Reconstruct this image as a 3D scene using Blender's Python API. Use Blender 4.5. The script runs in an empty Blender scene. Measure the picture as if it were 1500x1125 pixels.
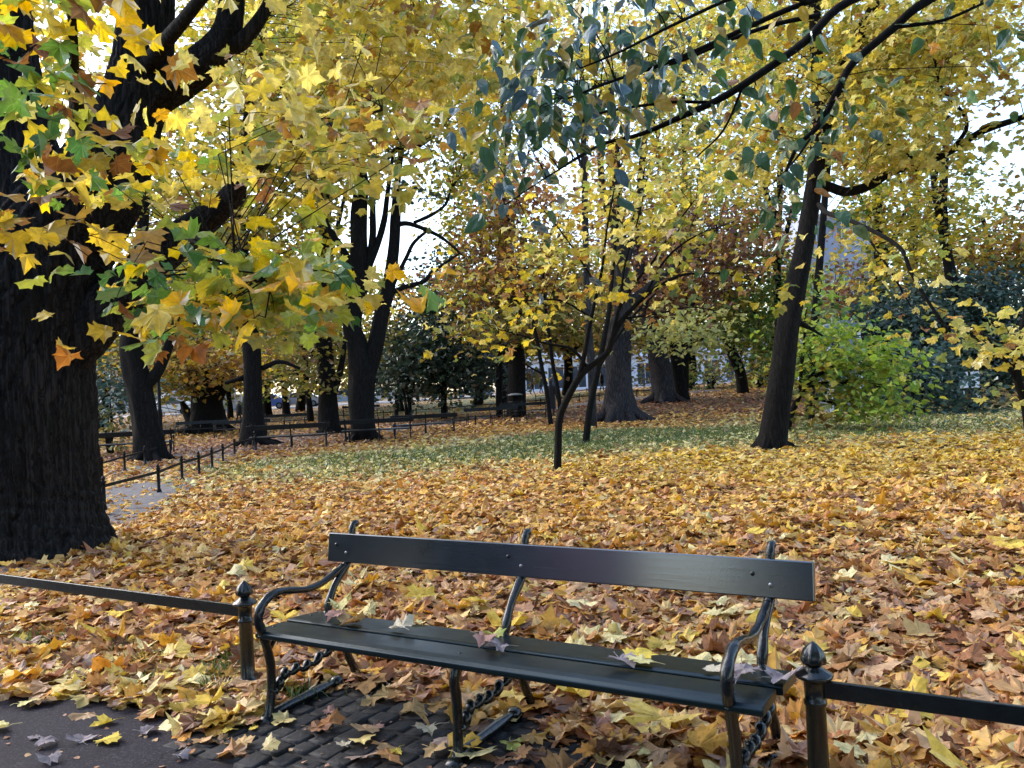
import bpy, bmesh, math, random
import numpy as np
from mathutils import Vector, Matrix

SEED = 7
rng = np.random.default_rng(SEED)
random.seed(SEED)
C = bpy.context.scene.collection

# ------------------------------------------------------------------ camera model
F, CAM_H, PITCH, ROLL = 1216.0, 1.477, -0.0077, 0.0479      # focal length in 1500-px units, eye height, tilt, roll
cr, sr, cp, sp = math.cos(ROLL), math.sin(ROLL), math.cos(PITCH), math.sin(PITCH)

def ray(px, py):
    a = (px - 750) / F; b = -(py - 562.5) / F
    A = a * cr + b * sr; B = -a * sr + b * cr
    return np.array([A, cp + B * sp, -sp + B * cp])

def sstep(e0, e1, x):
    t = np.clip((x - e0) / (e1 - e0), 0, 1)
    return t * t * (3 - 2 * t)

def ground_z(x, y):
    x = np.asarray(x, float); y = np.asarray(y, float)
    d = np.maximum(y, 1.0)
    u = x / np.maximum(d, 4.0)
    k = sstep(-0.08, 0.12, u)
    left = 0.032 * np.maximum(0, d - 48)
    right = 0.040 * np.maximum(0, d - 35)
    z = left * (1 - k) + right * k
    z = 1.25 * np.tanh(z / 1.25)
    # soft undulation away from the bench
    far = sstep(7, 14, np.hypot(x, y))
    z = z + far * 0.035 * (np.sin(x * 0.55 + 0.7) * np.cos(y * 0.43 + 1.1) + 0.5 * np.sin(x * 1.3 + y * 0.9))
    return z

def W(px, py, D):
    d = ray(px, py)
    return np.array([0, 0, CAM_H]) + d * (D / d[1])

def G(px, py):
    d = ray(px, py)
    o = np.array([0, 0, CAM_H]); t = 1.5
    while t < 220:
        p = o + d * t
        if p[2] <= ground_z(p[0], p[1]):
            break
        t += 0.02 if t < 30 else 0.1
    p = o + d * t
    return np.array([p[0], p[1], float(ground_z(p[0], p[1]))])

def onground(px, D):
    """ground point seen in picture column px at depth D"""
    x = None; py = 600.0
    for _ in range(6):
        p = W(px, py, D); z = float(ground_z(p[0], p[1]))
        py += (p[2] - z) * F / D
    return np.array([p[0], p[1], z])

# ------------------------------------------------------------------ object helpers
def tag(o, label=None, cat=None, group=None, kind=None):
    if label: o['label'] = label
    if cat: o['category'] = cat
    if group: o['group'] = group
    if kind: o['kind'] = kind
    return o

def empty(name, loc=(0, 0, 0), rz=0.0):
    o = bpy.data.objects.new(name, None); C.objects.link(o)
    o.location = loc; o.rotation_euler = (0, 0, rz); o.empty_display_size = 0.2
    return o

def mesh_np(name, V, loops, starts, mats, parent=None, smooth=False, cols=None, luv=None, attrs=None):
    me = bpy.data.meshes.new(name)
    V = np.asarray(V, np.float32); loops = np.asarray(loops, np.int32); starts = np.asarray(starts, np.int32)
    me.vertices.add(len(V)); me.vertices.foreach_set('co', V.ravel())
    me.loops.add(len(loops)); me.loops.foreach_set('vertex_index', loops)
    me.polygons.add(len(starts)); me.polygons.foreach_set('loop_start', starts)
    tot = np.diff(np.append(starts, len(loops))).astype(np.int32)
    try: me.polygons.foreach_set('loop_total', tot)
    except Exception: pass
    if cols is not None:
        a = me.attributes.new('leafcol', 'FLOAT_COLOR', 'FACE')
        c4 = np.ones((len(starts), 4), np.float32); c4[:, :3] = cols
        a.data.foreach_set('color', c4.ravel())
    if luv is not None:
        a = me.attributes.new('luv', 'FLOAT_VECTOR', 'POINT')
        a.data.foreach_set('vector', np.asarray(luv, np.float32).ravel())
    if attrs:
        for k, v in attrs.items():
            a = me.attributes.new(k, 'FLOAT', 'POINT'); a.data.foreach_set('value', np.asarray(v, np.float32))
    me.update(calc_edges=True)
    me.polygons.foreach_set('use_smooth', np.full(len(starts), bool(smooth)))
    for m in (mats if isinstance(mats, (list, tuple)) else [mats]): me.materials.append(m)
    o = bpy.data.objects.new(name, me); C.objects.link(o)
    if parent is not None: o.parent = parent
    return o

class MB:
    """collects quads / polygons and becomes ONE mesh object"""
    def __init__(s): s.V = []; s.F = []; s.n = 0
    def add(s, V, Fs):
        V = np.asarray(V, float).reshape(-1, 3); s.V.append(V)
        s.F += [tuple(int(i) + s.n for i in f) for f in Fs]; s.n += len(V); return s
    def box(s, x0, x1, y0, y1, z0, z1):
        V = [(x, y, z) for z in (z0, z1) for y in (y0, y1) for x in (x0, x1)]
        return s.add(V, [(0, 2, 3, 1), (4, 5, 7, 6), (0, 1, 5, 4), (2, 6, 7, 3), (0, 4, 6, 2), (1, 3, 7, 5)])
    def prism(s, poly, axis, a0, a1):
        """poly of 2-D points extruded along axis 0/1/2"""
        n = len(poly); V = []
        for a in (a0, a1):
            for p in poly:
                q = list(p); q.insert(axis, a); V.append(q)
        Fs = [(i, (i + 1) % n, n + (i + 1) % n, n + i) for i in range(n)] + [tuple(range(n))[::-1], tuple(range(n, 2 * n))]
        return s.add(V, Fs)
    def tube(s, P, R, n=8, sm=0, caps=True, lump=None, close=False):
        V, Fs = tube_geo(P, R, n, sm, caps, lump); return s.add(V, Fs)
    def lathe(s, prof, c=(0, 0, 0), n=16, flute=0, fl_from=None):
        V = []; Fs = []; m = len(prof)
        for k, (r, z) in enumerate(prof):
            for i in range(n):
                a = 2 * math.pi * i / n
                rr = r * (1 + (flute if fl_from and fl_from[0] <= z <= fl_from[1] else 0) * math.cos(8 * a))
                V.append((c[0] + rr * math.cos(a), c[1] + rr * math.sin(a), c[2] + z))
        for k in range(m - 1):
            for i in range(n):
                j = (i + 1) % n
                Fs.append((k * n + i, k * n + j, (k + 1) * n + j, (k + 1) * n + i))
        Fs.append(tuple(range(n))[::-1]); Fs.append(tuple((m - 1) * n + i for i in range(n)))
        return s.add(V, Fs)
    def ball(s, c, r, n=10, m=6):
        prof = [(max(1e-4, math.sin(math.pi * k / m)) * r[0], -math.cos(math.pi * k / m) * r[2]) for k in range(m + 1)]
        V = []; Fs = []
        for rr, z in prof:
            for i in range(n):
                a = 2 * math.pi * i / n; V.append((c[0] + rr * math.cos(a), c[1] + rr * math.sin(a) * r[1] / r[0], c[2] + z))
        for k in range(m):
            for i in range(n):
                j = (i + 1) % n; Fs.append((k * n + i, k * n + j, (k + 1) * n + j, (k + 1) * n + i))
        return s.add(V, Fs)
    def build(s, name, mat, parent=None, smooth=False, bevel=0):
        V = np.concatenate(s.V) if s.V else np.zeros((0, 3))
        loops = [i for f in s.F for i in f]; st = np.cumsum([0] + [len(f) for f in s.F])[:-1]
        o = mesh_np(name, V, loops, st, mat, parent, smooth)
        if bevel:
            b = o.modifiers.new('bevel', 'BEVEL'); b.width = bevel; b.segments = 2; b.limit_method = 'ANGLE'; b.angle_limit = math.radians(40)
        return o

def catmull(P, n):
    P = np.asarray(P, float)
    if n <= 0 or len(P) < 3:
        return P
    Q = np.vstack([2 * P[0] - P[1], P, 2 * P[-1] - P[-2]]); out = []
    for i in range(1, len(Q) - 2):
        for k in range(n):
            t = k / n; a, b, c, d = Q[i - 1], Q[i], Q[i + 1], Q[i + 2]
            out.append(.5 * ((2 * b) + (c - a) * t + (2 * a - 5 * b + 4 * c - d) * t * t + (3 * b - 3 * c + d - a) * t ** 3))
    out.append(P[-1]); return np.array(out)

def tube_geo(P, R, n=8, sm=0, caps=True, lump=None):
    P = np.asarray(P, float); R = np.asarray(R, float)
    if R.ndim == 0: R = np.full(len(P), float(R))
    if sm:
        Q = catmull(np.column_stack([P, R]), sm); P = Q[:, :3]; R = np.maximum(Q[:, 3], 1e-4)
    m = len(P); T = np.gradient(P, axis=0); T /= np.linalg.norm(T, axis=1)[:, None] + 1e-9
    ref = np.array([1, 0, 0.]) if abs(T[0][0]) < .8 else np.array([0, 1, 0.])
    nrm = ref - T[0] * ref.dot(T[0]); nrm /= np.linalg.norm(nrm)
    V = np.empty((m, n, 3)); ang = np.arange(n) * 2 * math.pi / n
    for k in range(m):
        nrm = nrm - T[k] * nrm.dot(T[k]); nrm /= np.linalg.norm(nrm) + 1e-9
        bi = np.cross(T[k], nrm)
        rr = R[k] * np.ones(n)
        if lump is not None: rr = rr * lump(k, m, ang, P[k])
        V[k] = P[k] + rr[:, None] * (np.cos(ang)[:, None] * nrm + np.sin(ang)[:, None] * bi)
    Fs = []
    for k in range(m - 1):
        a = k * n; b = (k + 1) * n
        for i in range(n):
            j = (i + 1) % n; Fs.append((a + i, a + j, b + j, b + i))
    if caps:
        Fs.append(tuple(range(n))[::-1]); Fs.append(tuple((m - 1) * n + i for i in range(n)))
    return V.reshape(-1, 3), Fs

# ------------------------------------------------------------------ materials
def newmat(name):
    m = bpy.data.materials.new(name); m.use_nodes = True
    nt = m.node_tree; nt.nodes.clear()
    out = nt.nodes.new('ShaderNodeOutputMaterial')
    return m, nt, out

def N(nt, t, **kw):
    n = nt.nodes.new(t)
    for k, v in kw.items():
        if k.startswith('i_'): n.inputs[k[2:].replace('_', ' ')].default_value = v
        else: setattr(n, k, v)
    return n

def ramp(nt, fac, stops):
    r = nt.nodes.new('ShaderNodeValToRGB'); e = r.color_ramp.elements
    while len(e) < len(stops): e.new(0.5)
    for el, (p, c) in zip(e, stops): el.position = p; el.color = (*c, 1)
    nt.links.new(fac, r.inputs['Fac']); return r.outputs['Color']

def simple_mat(name, col, rough=.6, metal=0.0, noise=0.25, scale=8.0, bump=0.0, bscale=40.0, spec=0.5, coat=0.0):
    m, nt, out = newmat(name)
    tc = N(nt, 'ShaderNodeTexCoord'); nz = N(nt, 'ShaderNodeTexNoise', i_Scale=scale, i_Detail=6.0)
    nt.links.new(tc.outputs['Object'], nz.inputs['Vector'])
    c1 = tuple(max(0, c * (1 - noise)) for c in col); c2 = tuple(min(1, c * (1 + noise)) for c in col)
    col_o = ramp(nt, nz.outputs['Fac'], [(.3, c1), (.7, c2)])
    b = N(nt, 'ShaderNodeBsdfPrincipled', i_Roughness=rough, i_Metallic=metal)
    b.inputs['Specular IOR Level'].default_value = spec; b.inputs['Coat Weight'].default_value = coat; b.inputs['Coat Roughness'].default_value = .08
    nt.links.new(col_o, b.inputs['Base Color'])
    if bump:
        n2 = N(nt, 'ShaderNodeTexNoise', i_Scale=bscale, i_Detail=5.0); nt.links.new(tc.outputs['Object'], n2.inputs['Vector'])
        bp = N(nt, 'ShaderNodeBump', i_Strength=bump, i_Distance=.01); nt.links.new(n2.outputs['Fac'], bp.inputs['Height'])
        nt.links.new(bp.outputs['Normal'], b.inputs['Normal'])
    nt.links.new(b.outputs['BSDF'], out.inputs['Surface'])
    return m

def leaf_mat(name, transl=.45, gloss=.08, grough=.4, veins=False, blotch=.45):
    m, nt, out = newmat(name)
    at = N(nt, 'ShaderNodeAttribute', attribute_name='leafcol')
    geo = N(nt, 'ShaderNodeNewGeometry')
    nz = N(nt, 'ShaderNodeTexNoise', i_Scale=22.0, i_Detail=3.0); nt.links.new(geo.outputs['Position'], nz.inputs['Vector'])
    mr = N(nt, 'ShaderNodeMapRange'); mr.inputs[1].default_value = .3; mr.inputs[2].default_value = .7; mr.inputs[3].default_value = .72; mr.inputs[4].default_value = 1.2
    nt.links.new(nz.outputs['Fac'], mr.inputs[0])
    mul = N(nt, 'ShaderNodeMix', data_type='RGBA', blend_type='MULTIPLY'); mul.inputs[0].default_value = 1
    nt.links.new(at.outputs['Color'], mul.inputs[6])
    nt.links.new(mr.outputs[0], mul.inputs[7])
    col = mul.outputs[2]
    n2 = N(nt, 'ShaderNodeTexNoise', i_Scale=46.0, i_Detail=4.0, i_Roughness=.6); nt.links.new(geo.outputs['Position'], n2.inputs['Vector'])
    bl = N(nt, 'ShaderNodeMapRange'); bl.inputs[1].default_value = .58; bl.inputs[2].default_value = .70; bl.inputs[3].default_value = 0; bl.inputs[4].default_value = blotch
    nt.links.new(n2.outputs['Fac'], bl.inputs[0])
    bm = N(nt, 'ShaderNodeMix', data_type='RGBA', blend_type='MULTIPLY'); nt.links.new(bl.outputs[0], bm.inputs[0]); nt.links.new(col, bm.inputs[6]); bm.inputs[7].default_value = (.42, .27, .18, 1); col = bm.outputs[2]
    if veins:
        lu = N(nt, 'ShaderNodeAttribute', attribute_name='luv'); sx = N(nt, 'ShaderNodeSeparateXYZ'); nt.links.new(lu.outputs['Vector'], sx.inputs[0])
        ab = N(nt, 'ShaderNodeMath', operation='ABSOLUTE'); nt.links.new(sx.outputs[0], ab.inputs[0])
        yo = N(nt, 'ShaderNodeMath', operation='SUBTRACT'); nt.links.new(sx.outputs[1], yo.inputs[0]); yo.inputs[1].default_value = .1
        an = N(nt, 'ShaderNodeMath', operation='ARCTAN2'); nt.links.new(ab.outputs[0], an.inputs[0]); nt.links.new(yo.outputs[0], an.inputs[1])
        pp = N(nt, 'ShaderNodeMath', operation='PINGPONG'); nt.links.new(an.outputs[0], pp.inputs[0]); pp.inputs[1].default_value = .42
        rad = N(nt, 'ShaderNodeVectorMath', operation='LENGTH'); nt.links.new(lu.outputs['Vector'], rad.inputs[0])
        ml = N(nt, 'ShaderNodeMath', operation='MULTIPLY'); nt.links.new(pp.outputs[0], ml.inputs[0]); nt.links.new(rad.outputs['Value'], ml.inputs[1])
        vr = N(nt, 'ShaderNodeMapRange'); vr.inputs[1].default_value = .008; vr.inputs[2].default_value = .022; vr.inputs[3].default_value = .45; vr.inputs[4].default_value = 0
        nt.links.new(ml.outputs[0], vr.inputs[0])
        mx = N(nt, 'ShaderNodeMix', data_type='RGBA'); nt.links.new(vr.outputs[0], mx.inputs[0]); nt.links.new(col, mx.inputs[6])
        lt = N(nt, 'ShaderNodeMix', data_type='RGBA', blend_type='ADD'); lt.inputs[0].default_value = .5; nt.links.new(col, lt.inputs[6]); lt.inputs[7].default_value = (.3, .25, .15, 1)
        nt.links.new(lt.outputs[2], mx.inputs[7]); col = mx.outputs[2]
    d = N(nt, 'ShaderNodeBsdfDiffuse'); t = N(nt, 'ShaderNodeBsdfTranslucent'); g = N(nt, 'ShaderNodeBsdfGlossy', i_Roughness=grough)
    g.inputs['Color'].default_value = (.9, .95, 1, 1)
    nt.links.new(col, d.inputs['Color'])
    sat = N(nt, 'ShaderNodeHueSaturation', i_Saturation=1.10, i_Value=1.18); nt.links.new(col, sat.inputs['Color']); nt.links.new(sat.outputs[0], t.inputs['Color'])
    m1 = N(nt, 'ShaderNodeMixShader'); m1.inputs[0].default_value = transl
    nt.links.new(d.outputs[0], m1.inputs[1]); nt.links.new(t.outputs[0], m1.inputs[2])
    fr = N(nt, 'ShaderNodeFresnel', i_IOR=1.4)
    fm = N(nt, 'ShaderNodeMath', operation='MULTIPLY_ADD'); nt.links.new(fr.outputs[0], fm.inputs[0]); fm.inputs[1].default_value = gloss * 4; fm.inputs[2].default_value = gloss * .4
    m2 = N(nt, 'ShaderNodeMixShader'); nt.links.new(fm.outputs[0], m2.inputs[0]); nt.links.new(m1.outputs[0], m2.inputs[1]); nt.links.new(g.outputs[0], m2.inputs[2])
    nt.links.new(m2.outputs[0], out.inputs['Surface'])
    return m

def bark_mat(name, c1, c2, scale=14.0, bump=.8, moss=None, zs=.15):
    m, nt, out = newmat(name)
    geo = N(nt, 'ShaderNodeNewGeometry'); mp = N(nt, 'ShaderNodeMapping'); mp.inputs['Scale'].default_value = (1, 1, zs)
    nt.links.new(geo.outputs['Position'], mp.inputs['Vector'])
    nz = N(nt, 'ShaderNodeTexNoise', i_Scale=scale * 1.6, i_Detail=8.0, i_Roughness=.65); nt.links.new(mp.outputs[0], nz.inputs['Vector'])
    vo = N(nt, 'ShaderNodeTexVoronoi', feature='DISTANCE_TO_EDGE', i_Scale=scale); 
    add = N(nt, 'ShaderNodeVectorMath', operation='MULTIPLY_ADD'); nt.links.new(nz.outputs['Color'], add.inputs[0]); add.inputs[1].default_value = (.12,) * 3; nt.links.new(mp.outputs[0], add.inputs[2])
    nt.links.new(add.outputs[0], vo.inputs['Vector'])
    mx = N(nt, 'ShaderNodeMath', operation='MULTIPLY'); nt.links.new(vo.outputs['Distance'], mx.inputs[0]); mx.inputs[1].default_value = 2.2
    h = N(nt, 'ShaderNodeMath', operation='MULTIPLY_ADD'); nt.links.new(nz.outputs['Fac'], h.inputs[0]); h.inputs[1].default_value = .7; nt.links.new(mx.outputs[0], h.inputs[2])
    col = ramp(nt, h.outputs[0], [(.25, c1), (.95, c2)])
    big = N(nt, 'ShaderNodeTexNoise', i_Scale=1.3, i_Detail=4.0); nt.links.new(geo.outputs['Position'], big.inputs['Vector'])
    if moss:
        mm = N(nt, 'ShaderNodeMix', data_type='RGBA'); r2 = N(nt, 'ShaderNodeMapRange'); r2.inputs[1].default_value = .5; r2.inputs[2].default_value = .75; r2.inputs[4].default_value = .45
        nt.links.new(big.outputs['Fac'], r2.inputs[0]); nt.links.new(r2.outputs[0], mm.inputs[0]); nt.links.new(col, mm.inputs[6]); mm.inputs[7].default_value = (*moss, 1); col = mm.outputs[2]
    b = N(nt, 'ShaderNodeBsdfPrincipled', i_Roughness=.85); b.inputs['Specular IOR Level'].default_value = .12
    nt.links.new(col, b.inputs['Base Color'])
    bp = N(nt, 'ShaderNodeBump', i_Strength=bump, i_Distance=.03); nt.links.new(h.outputs[0], bp.inputs['Height']); nt.links.new(bp.outputs[0], b.inputs['Normal'])
    nt.links.new(b.outputs[0], out.inputs['Surface'])
    return m

M = {}
M['leaf'] = leaf_mat('maple leaf', .5, .05, .45, True)
M['leaf_far'] = leaf_mat('distant leaf', .5, .04, .5)
M['leaf_green'] = leaf_mat('dark glossy leaf', .30, .07, .42, False, .3)
M['litter'] = leaf_mat('fallen leaf', .18, .012, .5, True, .8)
M['needle'] = leaf_mat('evergreen leaf', .2, .06, .5)
M['bark_old'] = bark_mat('old maple bark', (.0025, .0025, .0025), (.042, .038, .037), 17, 1.0, (.016, .018, .012), .055)
M['bark'] = bark_mat('dark bark', (.003, .003, .003), (.017, .0155, .015), 20, .8)
M['bark_grey'] = bark_mat('grey bark', (.014, .0135, .016), (.060, .056, .060), 14, .8)
M['bark_smooth'] = bark_mat('smooth young bark', (.003, .003, .003), (.011, .010, .009), 30, .4)
M['iron'] = simple_mat('black painted iron', (.003, .006, .0075), .26, 0, .3, 30, .25, 60, .45, .25)
M['iron_far'] = simple_mat('black iron', (.005, .006, .007), .55, 0, .3, 30, 0, 40, .2)
M['plank_dark'] = None
M['bolt'] = simple_mat('worn bolt steel', (.25, .25, .27), .35, .8, .3, 60)

def plank_mat(name, c, rough, coat=.25, tint=(.5, .75, 1, 1)):
    m, nt, out = newmat(name)
    tc = N(nt, 'ShaderNodeTexCoord'); mp = N(nt, 'ShaderNodeMapping'); mp.inputs['Scale'].default_value = (.5, 9, 9); nt.links.new(tc.outputs['Object'], mp.inputs[0])
    nz = N(nt, 'ShaderNodeTexNoise', i_Scale=7.0, i_Detail=8.0, i_Roughness=.6); nt.links.new(mp.outputs[0], nz.inputs[0])
    n2 = N(nt, 'ShaderNodeTexNoise', i_Scale=9.0, i_Detail=5.0); nt.links.new(tc.outputs['Object'], n2.inputs[0])
    col = ramp(nt, nz.outputs['Fac'], [(.3, tuple(x * .75 for x in c)), (.7, tuple(x * 1.3 for x in c))])
    b = N(nt, 'ShaderNodeBsdfPrincipled'); b.inputs['Coat Weight'].default_value = coat; b.inputs['Coat Roughness'].default_value = .13; b.inputs['Coat IOR'].default_value = 1.5 + .45 * (coat > .5); b.inputs['Specular Tint'].default_value = tint; b.inputs['Specular IOR Level'].default_value = .5 if coat > .5 else .32
    nt.links.new(col, b.inputs['Base Color'])
    rr = N(nt, 'ShaderNodeMapRange'); rr.inputs[3].default_value = rough - .1; rr.inputs[4].default_value = rough + .14; nt.links.new(n2.outputs['Fac'], rr.inputs[0]); nt.links.new(rr.outputs[0], b.inputs['Roughness'])
    bp = N(nt, 'ShaderNodeBump', i_Strength=.14, i_Distance=.002); nt.links.new(nz.outputs['Fac'], bp.inputs['Height']); nt.links.new(bp.outputs[0], b.inputs['Normal']); nt.links.new(bp.outputs[0], b.inputs['Coat Normal'])
    nt.links.new(b.outputs[0], out.inputs[0]); return m
M['plank'] = plank_mat('dark green painted plank', (.0020, .0062, .0064), .33, .10)
M['plank_back'] = plank_mat('glossy back board paint with sky blue', (.003, .0055, .009), .30, 1.0, (.58, .74, 1, 1))  # blue base and blue gloss tint put reflected sky into the paint
M['plank_far'] = simple_mat('dark painted plank', (.006, .008, .009), .5, 0, .25, 8, 0, 40, .25)

def ground_mat():
    m, nt, out = newmat('leaf covered soil and turf')
    geo = N(nt, 'ShaderNodeNewGeometry')
    vo = N(nt, 'ShaderNodeTexVoronoi', i_Scale=9.0, i_Randomness=1.0); nt.links.new(geo.outputs['Position'], vo.inputs['Vector'])
    sx = N(nt, 'ShaderNodeSeparateColor'); nt.links.new(vo.outputs['Color'], sx.inputs[0])
    leafc = ramp(nt, sx.outputs[0], [(.0, (.05, .028, .014)), (.3, (.16, .08, .03)), (.55, (.34, .20, .06)), (.8, (.42, .28, .12)), (1., (.5, .38, .14))])
    soil = N(nt, 'ShaderNodeTexNoise', i_Scale=14.0, i_Detail=8.0); nt.links.new(geo.outputs['Position'], soil.inputs['Vector'])
    soilc = ramp(nt, soil.outputs['Fac'], [(.3, (.018, .013, .009)), (.7, (.07, .045, .028))])
    grassc = ramp(nt, soil.outputs['Fac'], [(.3, (.022, .05, .014)), (.7, (.07, .12, .03))])
    at = N(nt, 'ShaderNodeAttribute', attribute_name='grassy')
    n3 = N(nt, 'ShaderNodeTexNoise', i_Scale=2.5, i_Detail=5.0); nt.links.new(geo.outputs['Position'], n3.inputs['Vector'])
    ad = N(nt, 'ShaderNodeMath', operation='MULTIPLY_ADD'); nt.links.new(n3.outputs['Fac'], ad.inputs[0]); ad.inputs[1].default_value = .9; nt.links.new(at.outputs['Fac'], ad.inputs[2])
    gm = N(nt, 'ShaderNodeMapRange'); gm.inputs[1].default_value = .75; gm.inputs[2].default_value = 1.05; nt.links.new(ad.outputs[0], gm.inputs[0])
    lm = N(nt, 'ShaderNodeMapRange'); lm.inputs[1].default_value = .45; lm.inputs[2].default_value = .6; nt.links.new(sx.outputs[1], lm.inputs[0])
    dist = N(nt, 'ShaderNodeSeparateXYZ'); nt.links.new(geo.outputs['Position'], dist.inputs[0])
    fm = N(nt, 'ShaderNodeMapRange'); fm.inputs[1].default_value = 8; fm.inputs[2].default_value = 40; fm.inputs[3].default_value = .35; fm.inputs[4].default_value = .85; nt.links.new(dist.outputs[1], fm.inputs[0])
    base = N(nt, 'ShaderNodeMix', data_type='RGBA'); nt.links.new(gm.outputs[0], base.inputs[0]); nt.links.new(soilc, base.inputs[6]); nt.links.new(grassc, base.inputs[7])
    f2 = N(nt, 'ShaderNodeMath', operation='MULTIPLY'); nt.links.new(lm.outputs[0], f2.inputs[0]); nt.links.new(fm.outputs[0], f2.inputs[1])
    g2 = N(nt, 'ShaderNodeMath', operation='MULTIPLY_ADD'); nt.links.new(gm.outputs[0], g2.inputs[0]); g2.inputs[1].default_value = -.55; g2.inputs[2].default_value = 1
    f3 = N(nt, 'ShaderNodeMath', operation='MULTIPLY'); nt.links.new(f2.outputs[0], f3.inputs[0]); nt.links.new(g2.outputs[0], f3.inputs[1])
    fin = N(nt, 'ShaderNodeMix', data_type='RGBA'); nt.links.new(f3.outputs[0], fin.inputs[0]); nt.links.new(base.outputs[2], fin.inputs[6]); nt.links.new(leafc, fin.inputs[7])
    b = N(nt, 'ShaderNodeBsdfPrincipled', i_Roughness=.9); b.inputs['Specular IOR Level'].default_value = .2
    nt.links.new(fin.outputs[2], b.inputs['Base Color'])
    bp = N(nt, 'ShaderNodeBump', i_Strength=.6, i_Distance=.04); nt.links.new(soil.outputs['Fac'], bp.inputs['Height']); nt.links.new(bp.outputs[0], b.inputs['Normal'])
    nt.links.new(b.outputs[0], out.inputs[0]); return m
M['ground'] = ground_mat()
M['asphalt'] = simple_mat('worn asphalt', (.022, .020, .031), .85, 0, .45, 24, .6, 160, .15)
def asphalt_mat():
    m, nt, out = newmat('worn gritty asphalt'); geo = N(nt, 'ShaderNodeNewGeometry')
    vo = N(nt, 'ShaderNodeTexVoronoi', i_Scale=150.0); nt.links.new(geo.outputs['Position'], vo.inputs['Vector'])
    sx = N(nt, 'ShaderNodeSeparateColor'); nt.links.new(vo.outputs['Color'], sx.inputs[0])
    grit = ramp(nt, sx.outputs[0], [(.0, (.009, .008, .013)), (.55, (.015, .0135, .022)), (.86, (.022, .020, .030)), (1., (.055, .052, .058))])
    n1 = N(nt, 'ShaderNodeTexNoise', i_Scale=1.6, i_Detail=7.0, i_Roughness=.62); nt.links.new(geo.outputs['Position'], n1.inputs['Vector'])
    st = ramp(nt, n1.outputs['Fac'], [(.30, (.55, .55, .58)), (.52, (1, 1, 1)), (.72, (1.0, 1.0, 1.0))])
    mx = N(nt, 'ShaderNodeMix', data_type='RGBA', blend_type='MULTIPLY'); mx.inputs[0].default_value = 1; nt.links.new(grit, mx.inputs[6]); nt.links.new(st, mx.inputs[7])
    cr_ = N(nt, 'ShaderNodeTexVoronoi', feature='DISTANCE_TO_EDGE', i_Scale=1.1); wv = N(nt, 'ShaderNodeVectorMath', operation='MULTIPLY_ADD'); nt.links.new(n1.outputs['Color'], wv.inputs[0]); wv.inputs[1].default_value = (.5,) * 3; nt.links.new(geo.outputs['Position'], wv.inputs[2]); nt.links.new(wv.outputs[0], cr_.inputs['Vector'])
    cm = N(nt, 'ShaderNodeMapRange'); cm.inputs[1].default_value = .002; cm.inputs[2].default_value = .008; cm.inputs[3].default_value = .25; cm.inputs[4].default_value = 1; nt.links.new(cr_.outputs['Distance'], cm.inputs[0])
    m2 = N(nt, 'ShaderNodeMix', data_type='RGBA', blend_type='MULTIPLY'); m2.inputs[0].default_value = 1; nt.links.new(mx.outputs[2], m2.inputs[6]); nt.links.new(cm.outputs[0], m2.inputs[7])
    b = N(nt, 'ShaderNodeBsdfPrincipled', i_Roughness=.8); b.inputs['Specular IOR Level'].default_value = .18; nt.links.new(m2.outputs[2], b.inputs['Base Color'])
    bp = N(nt, 'ShaderNodeBump', i_Strength=.7, i_Distance=.004); nt.links.new(sx.outputs[1], bp.inputs['Height']); nt.links.new(bp.outputs[0], b.inputs['Normal'])
    nt.links.new(b.outputs[0], out.inputs[0]); return m
M['asphalt'] = asphalt_mat()
M['path'] = simple_mat('pale gravel asphalt', (.105, .098, .10), .85, 0, .25, 6, .3, 90, .3)
M['road'] = simple_mat('far road asphalt', (.14, .14, .15), .7, 0, .2, 2)
M['sett'] = simple_mat('dark granite sett', (.020, .0205, .022), .7, 0, .6, 7, .6, 45, .3)
M['grass'] = leaf_mat('grass blade', .3, .05, .5)

# ------------------------------------------------------------------ leaves
def tmpl_maple0():
    return [(0, .07), (.14, -.01), (.33, -.06), (.33, .05), (.41, .10), (.63, .17), (.54, .27), (.56, .36), (.66, .50), (.50, .51), (.40, .56), (.30, .53), (.33, .63), (.38, .76), (.22, .79), (.12, .87), (0, 1.0)]
def tmpl_maple1():
    return [(0, .06), (.33, -.05), (.36, .10), (.62, .20), (.53, .33), (.60, .50), (.32, .52), (.35, .75), (.14, .82), (0, 1.0)]
def tmpl_ovate():
    return [(0, .0), (.15, .03), (.26, .16), (.31, .34), (.27, .55), (.18, .74), (.07, .90), (0, 1.0)]
def tmpl_quad():
    return [(0, 0), (.46, .22), (.34, .62), (0, 1.0)]
TM = {0: tmpl_maple0(), 1: tmpl_maple1(), 2: tmpl_quad(), 'ov': tmpl_ovate()}

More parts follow.
